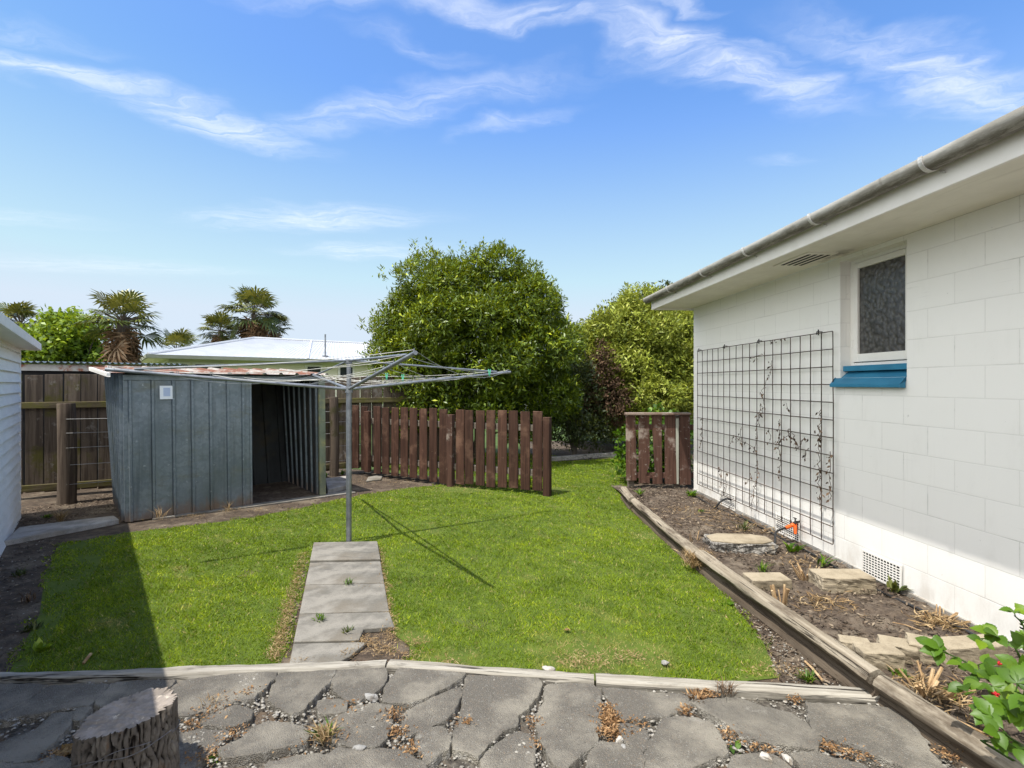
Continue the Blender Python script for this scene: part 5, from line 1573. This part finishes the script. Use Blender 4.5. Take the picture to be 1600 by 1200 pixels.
# ------------------------------------------------------------------ leafy plant at bottom right
lp = thing('leafy_plant', 'bright green broad leaved plant with red berries at bottom right', 'plant', (2.15, 2.05, .05))
random.seed(14)
LVv, LVf, LT = [], [], []
OUT = [(0, 0), (.08, .17), (.20, .29), (.26, .27), (.38, .345), (.44, .31), (.56, .315), (.62, .26), (.74, .22), (.80, .15), (.90, .08), (1.0, 0)]
def bigleaf(p, dirv, nrm, L):
    s_ = dirv.cross(nrm).normalized(); n_ = s_.cross(dirv).normalized(); b = len(LVv)
    t_ = min(1, max(0, random.gauss(.5, .22)))
    for k, (u, v) in enumerate(OUT):
        droop = -n_ * (u * u) * L * .18
        mid = p + dirv * u * L + droop
        w_ = v * L * 1.08; lift = n_ * w_ * .28
        LVv.extend([mid + s_ * w_ + lift, mid, mid - s_ * w_ + lift]); LT.extend([t_] * 3)
    for k in range(len(OUT) - 1):
        a = b + k * 3
        LVf.extend([(a, a + 1, a + 4, a + 3), (a + 1, a + 2, a + 5, a + 4)])
stemmb = MB()
def trifol(p, out, L):
    out = out.normalized(); up = (Vector((0, 0, 1)) * .9 + Vector((-.5, -.4, 0)) + Vector((random.uniform(-.5, .5), random.uniform(-.5, .5), 0))).normalized()
    sd = out.cross(up).normalized()
    bigleaf(p, (out * 1 + Vector((0, 0, random.uniform(-.3, .2)))).normalized(), up, L)
    bigleaf(p, (out * .35 + sd).normalized(), up, L * .85); bigleaf(p, (out * .35 - sd).normalized(), up, L * .85)
def cane(pts, leaves, L):
    P = smoothpts([Vector(q) for q in pts], 5); stemmb.tube(P, [.006 - .004 * i / len(P) for i in range(len(P))], 6)
    for f in leaves:
        i = min(len(P) - 2, int(f * (len(P) - 1))); d_ = (P[i + 1] - P[i]).normalized()
        for sgn in ((1, -1) if f < .9 else (1,)):
            o_ = (d_ * .5 + Vector((random.uniform(-1, 1), random.uniform(-1, .4), random.uniform(-.1, .5)))).normalized()
            e = P[i] + o_ * random.uniform(.03, .06); stemmb.tube([P[i], e], .0022, 5); trifol(e, o_ + Vector((0, -.2, 0)), L * random.uniform(.8, 1.2))
def pw(px, py, Y): return at(px, py, Y)
R0 = Vector((2.17, 2.08, .05))
cane([R0 + Vector((.12, .2, 0)), pw(1560, 1075, 2.2), pw(1510, 1035, 2.3), pw(1450, 1010, 2.38)], (.45, .62, .8, 1), .072)
cane([R0 + Vector((.2, .3, 0)), pw(1595, 1030, 2.35), pw(1570, 1000, 2.4), pw(1530, 998, 2.42)], (.5, .7, 1), .072)
cane([R0 + Vector((.25, .1, 0)), pw(1620, 1040, 2.2), pw(1600, 980, 2.25), pw(1585, 962, 2.25)], (.45, .75, 1), .065)
cane([R0 + Vector((.1, .05, 0)), pw(1580, 1100, 2.1), pw(1545, 1070, 2.12), pw(1500, 1070, 2.12)], (.5, .75, 1), .068)
cane([R0, pw(1600, 1120, 1.95), pw(1580, 1105, 1.92), pw(1565, 1112, 1.9)], (.4, .7, 1), .078)
cane([R0 + Vector((.15, -.1, 0)), pw(1620, 1140, 1.85), pw(1600, 1090, 1.85), pw(1585, 1080, 1.85)], (.4, .7, 1), .075)
cane([R0 + Vector((.02, -.15, 0)), pw(1590, 1160, 1.85), pw(1570, 1145, 1.84), pw(1558, 1150, 1.84)], (.6, 1), .072)
cane([R0 + Vector((.2, .15, 0)), pw(1625, 1080, 2.1), pw(1610, 1040, 2.1), pw(1595, 1045, 2.1)], (.4, .6, .8, 1), .072)
cane([R0 + Vector((.25, -.05, 0)), pw(1640, 1110, 2.0), pw(1630, 1060, 2.0), pw(1612, 1020, 2.0)], (.4, .6, .8, 1), .072)
cane([R0 + Vector((-.12, -.2, 0)), pw(1545, 1165, 1.95), pw(1540, 1160, 1.93)], (.7,), .05)
stemmb.build('stem', M['leaf_fresh'], lp)
LVa = np.array([tuple(v) for v in LVv])
fo = np_mesh('foliage', LVa, 4, M['leaf_fresh'], lp, tint=LT, F_idx=np.array(LVf), smooth=True)
for px, py, Y in ((1562, 1036, 2.15), (1552, 1082, 2.08), (1568, 1037, 2.16), (1557, 1086, 2.07)):
    c_ = pw(px, py, Y); mb = MB()
    for k in range(7):
        q = c_ + Vector((random.uniform(-.006, .006), random.uniform(-.006, .006), random.uniform(-.007, .006)))
        mb.tube([q + Vector((0, 0, -.004)), q + Vector((0, 0, -.002)), q + Vector((0, 0, .002)), q + Vector((0, 0, .004))], [.002, .0042, .0042, .002], 6)
    mb.build('berry', M['berry'], lp, smooth=True)

# ------------------------------------------------------------------ trees
def unit(n, rng):
    v = rng.normal(0, 1, (n, 3)); return v / np.linalg.norm(v, axis=1)[:, None]


def foliage(lobes, ncl, lpc, L, wr, rng, zmin=.05, spread=.11, inner=.25, up=.35, droop=.15, rough=.10, fill=.0):
    lobes = np.array(lobes, float)
    wgt = (lobes[:, 3] * lobes[:, 4] * lobes[:, 5]) ** (2 / 3)
    i = rng.choice(len(lobes), ncl, p=wgt / wgt.sum())
    d_ = unit(ncl, rng); r = rng.uniform(.84, 1.03, ncl)
    inn = rng.random(ncl) < inner; r = np.where(inn, rng.uniform(.35, .85, ncl), r)
    bump_ = 1 + rough * np.sin(d_[:, 0] * 7 + i * 2.1) * np.sin(d_[:, 1] * 6 + i) + rough * .8 * np.sin(d_[:, 2] * 9 + d_[:, 0] * 8 + i * 1.3)
    c = lobes[i, :3] + d_ * lobes[i, 3:6] * (r * bump_)[:, None]
    # drop clusters deep inside another lobe
    dm = np.full(ncl, 9.0)
    for k in range(len(lobes)):
        q = np.linalg.norm((c - lobes[k, :3]) / lobes[k, 3:6], axis=1); q = np.where(i == k, 9, q); dm = np.minimum(dm, q)
    keep = (c[:, 2] > zmin) & ((dm > .80) | inn)
    c, d_, i = c[keep], d_[keep], i[keep]
    nrm = d_ / lobes[i, 3:6]; nrm /= np.linalg.norm(nrm, axis=1)[:, None]
    n = len(c)
    ctint = rng.normal(0, .13, n)
    C = np.repeat(c, lpc, 0); N = np.repeat(nrm, lpc, 0); m = len(C)
    base = C + rng.normal(0, spread * .42, (m, 3))
    dr = N * .55 + unit(m, rng) * .85 + np.array([0, 0, up]); dr /= np.linalg.norm(dr, axis=1)[:, None]
    pn = N * .6 + np.array([0, 0, .8]) + unit(m, rng) * .6
    s_ = np.cross(dr, pn); s_ /= np.linalg.norm(s_, axis=1)[:, None] + 1e-9
    n2 = np.cross(s_, dr)
    l_ = L * rng.uniform(.6, 1.25, m); w_ = l_ * wr * rng.uniform(.8, 1.2, m)
    V = np.stack([base, base + dr * (l_ * .5)[:, None] + s_ * (w_ * .5)[:, None] + n2 * (w_ * .12)[:, None],
                  base + dr * l_[:, None] - n2 * (l_ * droop)[:, None], base + dr * (l_ * .5)[:, None] - s_ * (w_ * .5)[:, None] + n2 * (w_ * .12)[:, None]], 1)
    t = np.clip(.40 + np.repeat(ctint, lpc) + rng.normal(0, .16, m), 0, 1)
    return V.reshape(-1, 3), np.repeat(t, 4)


def billow(lobes, rng, rad=.42, dens=2.4, zmin=.3):
    """clumps of twigs sitting on the surface of the big lobes"""
    out = []
    for (x, y, z, rx, ry, rz) in lobes:
        n = int(dens * (rx * ry * rz) ** (2 / 3) / rad ** 2 * 1.6)
        for d_ in unit(n, rng):
            if d_[2] < -.75 or d_[1] > .75: continue
            r = rad * rng.uniform(.55, 1.30); k = rng.uniform(.70, .94)
            c = np.array([x, y, z]) + d_ * np.array([rx, ry, rz]) * k
            if c[2] < zmin: continue
            if any(np.linalg.norm((c - np.array(l[:3])) / np.array(l[3:6])) < .62 for l in lobes if l[:3] != (x, y, z)): continue
            out.append((c[0], c[1], c[2], r, r * .9, r * .72))
    return out


def shoots(tops, rng, L, wr, n=34):
    V, T = [], []
    for (x, y, z, h, sp) in tops:
        f = rng.random(n); b = np.stack([x + rng.normal(0, sp, n) * (1 - f * .5), y + rng.normal(0, sp, n), z + h * f], 1)
        a = rng.uniform(0, 6.28, n); d_ = np.stack([np.cos(a), np.sin(a), np.full(n, .8)], 1); d_ /= np.linalg.norm(d_, axis=1)[:, None]
        s_ = np.stack([-np.sin(a), np.cos(a), np.zeros(n)], 1); l_ = L * rng.uniform(.6, 1.2, n)
        V.append(np.stack([b, b + d_ * (l_ * .5)[:, None] + s_ * (l_ * wr * .5)[:, None], b + d_ * l_[:, None], b + d_ * (l_ * .5)[:, None] - s_ * (l_ * wr * .5)[:, None]], 1).reshape(-1, 3))
        T.append(np.repeat(np.clip(rng.normal(.55, .2, n), 0, 1), 4))
    return np.concatenate(V), np.concatenate(T)


def limbs(base, lobes, rng, r0, nb=7, hfork=.35):
    mb = MB(); b = Vector(base)
    for k in range(nb):
        lb = lobes[k % len(lobes)]
        tgt = Vector((lb[0] + rng.normal(0, lb[3] * .4), lb[1] + rng.normal(0, lb[4] * .4), lb[2] + lb[5] * rng.uniform(.1, .75)))
        mid = b.lerp(tgt, .45) + Vector((rng.normal(0, .08), rng.normal(0, .08), .12))
        st_ = b + Vector((rng.normal(0, r0 * .8), rng.normal(0, r0 * .8), hfork * rng.uniform(0, 1)))
        P = smoothpts([st_, mid, tgt], 5); mb.tube(P, [r0 * .62 * (1 - .85 * i / len(P)) for i in range(len(P))], 7)
    mb.tube([b, b + Vector((.02, 0, hfork * .6)), b + Vector((0, .02, hfork * 1.4))], [r0 * 1.25, r0, r0 * .7], 10)
    return mb


def tree(name, label, cat, base, lobes, mat, ncl, lpc, L, wr, seed, r0=.09, tops=None, group=None, clump=0, **kw):
    rng = np.random.default_rng(seed)
    t = thing(name, label, cat, base, group=group)
    if clump:
        sub = billow(lobes, rng, clump)
        V, T = foliage(sub, int(ncl * .85), lpc, L, wr, rng, **dict(kw, inner=.12))
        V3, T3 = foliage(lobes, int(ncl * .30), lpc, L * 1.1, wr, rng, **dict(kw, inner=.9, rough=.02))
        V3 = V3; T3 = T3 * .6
        V = np.concatenate([V, V3]); T = np.concatenate([T, T3])
    else: V, T = foliage(lobes, ncl, lpc, L, wr, rng, **kw)
    if tops:
        V2, T2 = shoots(tops, rng, L, wr); V = np.concatenate([V, V2]); T = np.concatenate([T, T2])
    np_mesh('crown', V, 4, mat, t, tint=T)
    limbs(base, lobes, rng, r0).build('trunk', M['trunk'], t, smooth=True)
    return t


Y0 = 10.7
big = [(-.98, Y0, 2.25, 1.72, 1.6, 1.75), (-2.0, Y0, 1.85, 1.0, 1.1, 1.1), (-1.35, Y0 + .1, 3.1, 1.05, 1.0, 1.15), (-.35, Y0, 3.0, 1.05, 1.05, 1.2), (.35, Y0, 2.1, .85, 1.0, 1.35), (-.95, Y0 - .6, 1.6, 1.35, 1.0, .95), (-1.9, Y0 - .1, 2.6, .75, .8, .8), (.25, Y0 + .2, 2.9, .72, .8, .85), (-.5, Y0 - .7, 2.4, .9, .8, .9), (-1.7, Y0 - .6, 1.35, .7, .7, .6), (.3, Y0 + .1, 1.1, .8, .9, .9)]
tp_ = [(at(px, py, Y0).x, Y0 + RNG.normal(0, .3), at(px, py, Y0).z - .05, .28, .06) for px, py in ((784, 394), (755, 392), (755, 398), (700, 398), (668, 392), (672, 400), (828, 420), (655, 402), (885, 508), (878, 525), (574, 500), (568, 515), (601, 440), (612, 425), (868, 450), (640, 405), (720, 392), (840, 428))]
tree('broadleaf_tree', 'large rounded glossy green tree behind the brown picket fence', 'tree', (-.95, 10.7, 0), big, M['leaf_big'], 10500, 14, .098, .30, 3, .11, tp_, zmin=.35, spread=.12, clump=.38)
Yv = 13.2
yel = [(3.0, Yv, 1.7, 1.9, 1.5, 1.75), (3.15, Yv, 2.75, 1.15, 1.1, 1.0), (2.1, Yv, 1.9, 1.0, 1.1, 1.2), (4.2, Yv, 2.0, 1.1, 1.1, 1.3), (2.5, Yv - .5, 2.2, .9, .9, .9), (3.6, Yv - .7, 1.7, .95, .8, .8), (2.9, Yv - .8, 1.0, 1.3, .8, .9)]
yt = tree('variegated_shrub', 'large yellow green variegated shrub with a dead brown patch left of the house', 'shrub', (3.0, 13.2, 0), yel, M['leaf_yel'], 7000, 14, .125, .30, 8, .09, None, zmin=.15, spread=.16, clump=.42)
rng_ = np.random.default_rng(77)
V, T = foliage([(2.02, 11.50, 1.72, .34, .25, .72), (2.2, 11.45, 1.20, .42, .3, .5), (1.75, 11.5, 1.25, .28, .25, .4)], 360, 14, .09, .36, rng_, spread=.14, inner=.3, up=-.3)
np_mesh('dead_patch', V, 4, M['dead'], yt, tint=T)
mb = MB()
for k in range(9):
    mb.tube(smoothpts([Vector((2.5 + rng_.normal(0, .1), 12.5, .3)), Vector((2.3 + rng_.normal(0, .15), 12.1, 1.0)), Vector((2.1 + rng_.normal(0, .22), 11.85, 1.7 + rng_.uniform(0, .7)))], 4), .012, 5)
mb.build('dead_branches', M['trunk'], yt)
dk = [(1.35, 11.3, 1.15, .55, .5, .95), (1.0, 11.3, .9, .5, .5, .7), (1.75, 11.5, .75, .5, .5, .6), (1.25, 11.2, 1.75, .4, .4, .6)]
tree('dark_shrub', 'dark loose shrub between the big rounded tree and the yellow green one', 'shrub', (1.35, 11.4, 0), dk, M['leaf_dk'], 900, 13, .085, .36, 12, .05, None, zmin=.12, spread=.17, inner=.35)
bk = [(5.2, 17.5, 3.3, 1.9, 1.5, 1.3), (4.2, 17.5, 3.5, 1.2, 1.2, .9), (6.4, 17.5, 3.0, 1.6, 1.5, 1.2)]
tree('tree', 'dark tree showing above the yellow shrub under the house eave', 'tree', (5.2, 17.5, 0), bk, M['leaf_dk'], 1500, 13, .16, .4, 15, .14, None, zmin=1.2, spread=.3)
lf = [(-11.3, 13.2, 2.2, .85, .9, .95), (-10.9, 13.1, 2.45, .62, .7, .72), (-11.8, 13.2, 2.1, .7, .8, .8), (-11.1, 12.8, 1.6, .85, .7, .8), (-10.6, 13.2, 1.9, .5, .6, .7)]
tree('leafy_tree', 'bright green broad leaved tree over the lean-to at left', 'tree', (-11.0, 13.2, 0), lf, M['leaf_lt'], 1500, 12, .13, .60, 19, .09, None, zmin=.9, spread=.18, clump=.36)
vn = [(2.15, 8.35, .55, .42, .3, .5), (2.35, 8.3, .85, .25, .25, .3), (1.95, 8.3, .3, .3, .25, .25), (2.6, 8.3, .5, .3, .3, .5)]
tree('green_bush', 'bright green bush growing behind the small picket screen', 'bush', (2.15, 8.35, 0), vn, M['leaf_fresh'], 260, 10, .09, .62, 23, .02, None, zmin=.05, spread=.12, inner=.3)


def fan_leaf(V, T, p, dirv, L, rng, tint, nseg=22, droop=.25):
    """one fan: stiff segments radiating from the end of a stalk"""
    dirv = dirv.normalized(); sd = dirv.cross(Vector((0, 0, 1)))
    sd = sd.normalized() if sd.length > 1e-3 else Vector((1, 0, 0)); n_ = sd.cross(dirv).normalized()
    for k in range(nseg):
        a = math.radians(-115 + 230 * k / (nseg - 1)) + rng.normal(0, .03)
        u = dirv * math.cos(a) + sd * math.sin(a); l_ = L * (.72 + .28 * math.cos(a * .6)) * rng.uniform(.88, 1.06)
        w_ = u.cross(n_).normalized() * L * .055; dz = Vector((0, 0, -1))
        m1 = p + u * l_ * .6 + n_ * l_ * .05; tip = p + u * l_ + dz * l_ * droop * rng.uniform(.5, 1.4)
        V += [p, m1 + w_, tip, m1 - w_]; T += [min(1, max(0, tint + rng.normal(0, .16)))] * 4


def palm(label, base, zc, Rl, nleaf, seed, skirt=True, rt=.13, lean=(0, 0)):
    rng = np.random.default_rng(seed)
    t = thing('fan_palm', label, 'palm', base, group='fan palms beyond the fence')
    b = Vector(base); c = Vector((b.x + lean[0], b.y + lean[1], zc))
    mb = MB(); P = [b.lerp(c, k / 8) for k in range(9)]; mb.tube(P, [rt * (1 + .12 * (k % 2)) for k in range(9)], 10)
    mb.build('trunk', M['trunk'], t)
    V, T = [], []; V2, T2 = [], []; stm = MB()
    for k in range(nleaf):
        az = k * 2.39996 + rng.normal(0, .2); el = math.radians(80 - 112 * (k / nleaf) ** 1.0 + rng.normal(0, 8))
        d_ = Vector((math.cos(az) * math.cos(el), math.sin(az) * math.cos(el), math.sin(el)))
        pl = Rl * rng.uniform(.46, .66); e = c + d_ * pl + Vector((0, 0, -.06 * pl))
        stm.tube([c, e], .012, 4, False)
        fan_leaf(V, T, e, d_ + Vector((rng.normal(0, .3), rng.normal(0, .3), -.15 + rng.normal(0, .2))), Rl * .50 * rng.uniform(.75, 1.2), rng, .35 + .3 * (el > 0) + rng.normal(0, .14), 17, .16)
    np_mesh('crown', np.array([tuple(v) for v in V]), 4, M['palm'], t, tint=T)
    stm.build('leaf_stalks', M['trunk'], t)
    if skirt:
        for k in range(int(nleaf * 1.4)):
            az = k * 2.39996 + rng.normal(0, .3); zz = c.z - .10 - Rl * 1.0 * (k / (nleaf * 1.4))
            q = Vector((c.x, c.y, zz)); d_ = Vector((math.cos(az) * .75, math.sin(az) * .75, -.75)); e = q + d_ * Rl * rng.uniform(.10, .36)
            fan_leaf(V2, T2, e, d_ + Vector((0, 0, -1.6)), Rl * .44 * rng.uniform(.6, 1.3), rng, .45 + rng.normal(0, .2), 11, .12)
        np_mesh('dead_skirt', np.array([tuple(v) for v in V2]), 4, M['palm_dead'], t, tint=T2)


palm('tall fan palm with a brown dead leaf skirt, leftmost of the tall ones', (at(192, 500, 12.2).x, 12.2, 0), at(190, 503, 12.2).z, .90, 36, 2)
palm('tall fan palm standing highest over the white roof', (at(397, 500, 27).x, 27, 0), at(395, 492, 27).z, 1.75, 42, 5)
palm('fan palm just left of the highest palm over the white roof', (at(345, 520, 28).x, 28, 0), at(343, 518, 28).z, 1.2, 40, 6)
palm('narrow fan palm just right of the highest palm over the white roof', (at(428, 520, 28).x, 28, 0), at(426, 512, 28).z, .95, 36, 7)
palm('small fan palm top low behind the left end of the white roof', (at(277, 545, 24).x, 24, 0), at(277, 548, 24).z, 1.2, 32, 8, False)
palm('fan palm top over the garage eave at far left', (at(32, 505, 15).x, 15, 0), at(32, 508, 15).z, .8, 36, 9, False)

# distant hedge so that nothing ends at the horizon
rng_ = np.random.default_rng(50)
V, T = foliage([(x, 30 + 2 * math.sin(x), 1.0 + .4 * math.sin(x * 1.7), 2.2, 1.5, 1.2 + .3 * math.sin(x * 2.3)) for x in np.arange(-40, 32, 2.1)], 5200, 9, .42, .55, rng_, spread=.5, zmin=.1)
o = np_mesh('distant_hedge', V, 4, M['leaf_dk'], tint=T); tag(o, 'distant dark green hedges beyond the gardens', 'hedge', kind='stuff')

# ------------------------------------------------------------------ neighbour's house
NR_ = math.atan2(.61, .79)
nb = thing('neighbour_house', 'cream bungalow with white hipped iron roof beyond the fence', 'house', (-10.75, 15.5, 0), NR_)
# local x along the front, y back; roof edge at y=0, walls set in
Lh, Wh, ze, zr_ = 17.0, 7.2, 2.42, 3.34
mb = MB(); mb.box((.55, .55, 0), (Lh - .5, Wh - .5, ze - .05)); mb.build('wall', M['cream'], nb, local=True)
def ribbed(mb, A, B, C, D, n):
    """corrugated slope between bottom edge A-B and top edge D-C"""
    A, B, C, D = map(Vector, (A, B, C, D)); nrm = (B - A).cross(D - A).normalized()
    vs = []; N = n * 4
    for i in range(N + 1):
        f = i / N; off = nrm * (.012 * math.sin(f * n * 2 * math.pi))
        vs += [A.lerp(B, f) + off, D.lerp(C, f) + off]
    mb.add(vs, [(2 * i, 2 * i + 2, 2 * i + 3, 2 * i + 1) for i in range(N)])
mb = MB(); h2 = Wh / 2
ribbed(mb, (0, 0, ze), (Lh, 0, ze), (Lh - h2, h2, zr_), (h2, h2, zr_), 110)
ribbed(mb, (0, Wh, ze), (0, 0, ze), (h2, h2, zr_), (h2, h2 + .001, zr_), 45)
ribbed(mb, (Lh, Wh, ze), (0, Wh, ze), (h2, h2, zr_), (Lh - h2, h2, zr_), 110)
ribbed(mb, (Lh, 0, ze), (Lh, Wh, ze), (Lh - h2, h2 + .001, zr_), (Lh - h2, h2, zr_), 45)
rf = mb.build('roof', M['white_roof'], nb, local=True)
mb = MB(); mb.tube([(0, 0, ze + .02), (h2, h2, zr_ + .02), (Lh - h2, h2, zr_ + .02)], .05, 6); mb.tube([(4.6, .02, ze + .015), (3.6 + 2.2, h2, zr_ + .02)], .035, 5)
M['ridge'] = surf('ridge_cap', (.55, .56, .58), (.5, .51, .53), (2, 2, 2), rough=.5); mb.build('ridge_cap', M['ridge'], rf, local=True)
mb = MB(); mb.box((-.06, -.06, ze - .10), (Lh, -.005, ze + .01)); mb.box((-.06, -.005, ze - .10), (-.005, Wh, ze + .01)); mb.build('fascia', M['trim_green'], nb, local=True)
mb = MB(); mb.box((0, 0, ze - .09), (Lh, .548, ze - .07)); mb.box((0, .55, ze - .09), (.548, Wh, ze - .07)); mb.build('soffit', M['cream'], nb, local=True)
def nloc(px):
    k = (px - 800) / F; c, s_ = math.cos(NR_), math.sin(NR_)
    ox, oy = -10.75 - .55 * s_, 15.5 + .55 * c
    return (k * oy - ox) / (c - k * s_)
for pa, pb in ((262, 292), (305, 345), (480, 500), (531, 550)):
    xa, xb = nloc(pa), nloc(pb)
    mb = MB(); mb.box((xa - .08, .51, .95), (xb + .08, .548, 2.24)); wn = mb.build('window', M['white'], nb, local=True)
    mb = MB(); mb.box((xa, .495, 1.02), (xb, .508, 2.17)); mb.build('pane', M['glass_dark'], wn, local=True)
x_ = 5.35
mb = MB(); mb.tube([(x_, .5, ze + .12), (x_, .5, ze + .95)], .03, 8); mb.box((x_ - .09, .41, ze + .08), (x_ + .09, .59, ze + .17)); mb.build('flue_pipe', M['steel'], nb, local=True)

# timber edge of the far garden
mb = MB(); a_, b_ = Vector((*G(866, 720), 0)), Vector((*G(985, 711), 0)); dv = (b_ - a_).normalized(); nv = Vector((-dv.y, dv.x, 0))
mb.obox((a_ + b_) / 2 + Vector((0, 0, .04)), (b_ - a_) / 2 + dv * .3, nv * .06, (0, 0, .045)); single(mb, 'garden_edging', M['plank'], 'low grey timber edging below the far shrubs', 'edging timber', bevel=.012)
mb = MB(); mb.add([(.2, 11.0, .008), (3.2, 11.6, .008), (3.4, 14.2, .008), (.2, 14.2, .008)], [(0, 1, 2, 3)]); mb.build('shrub_bed', M['soil'], kind='structure')
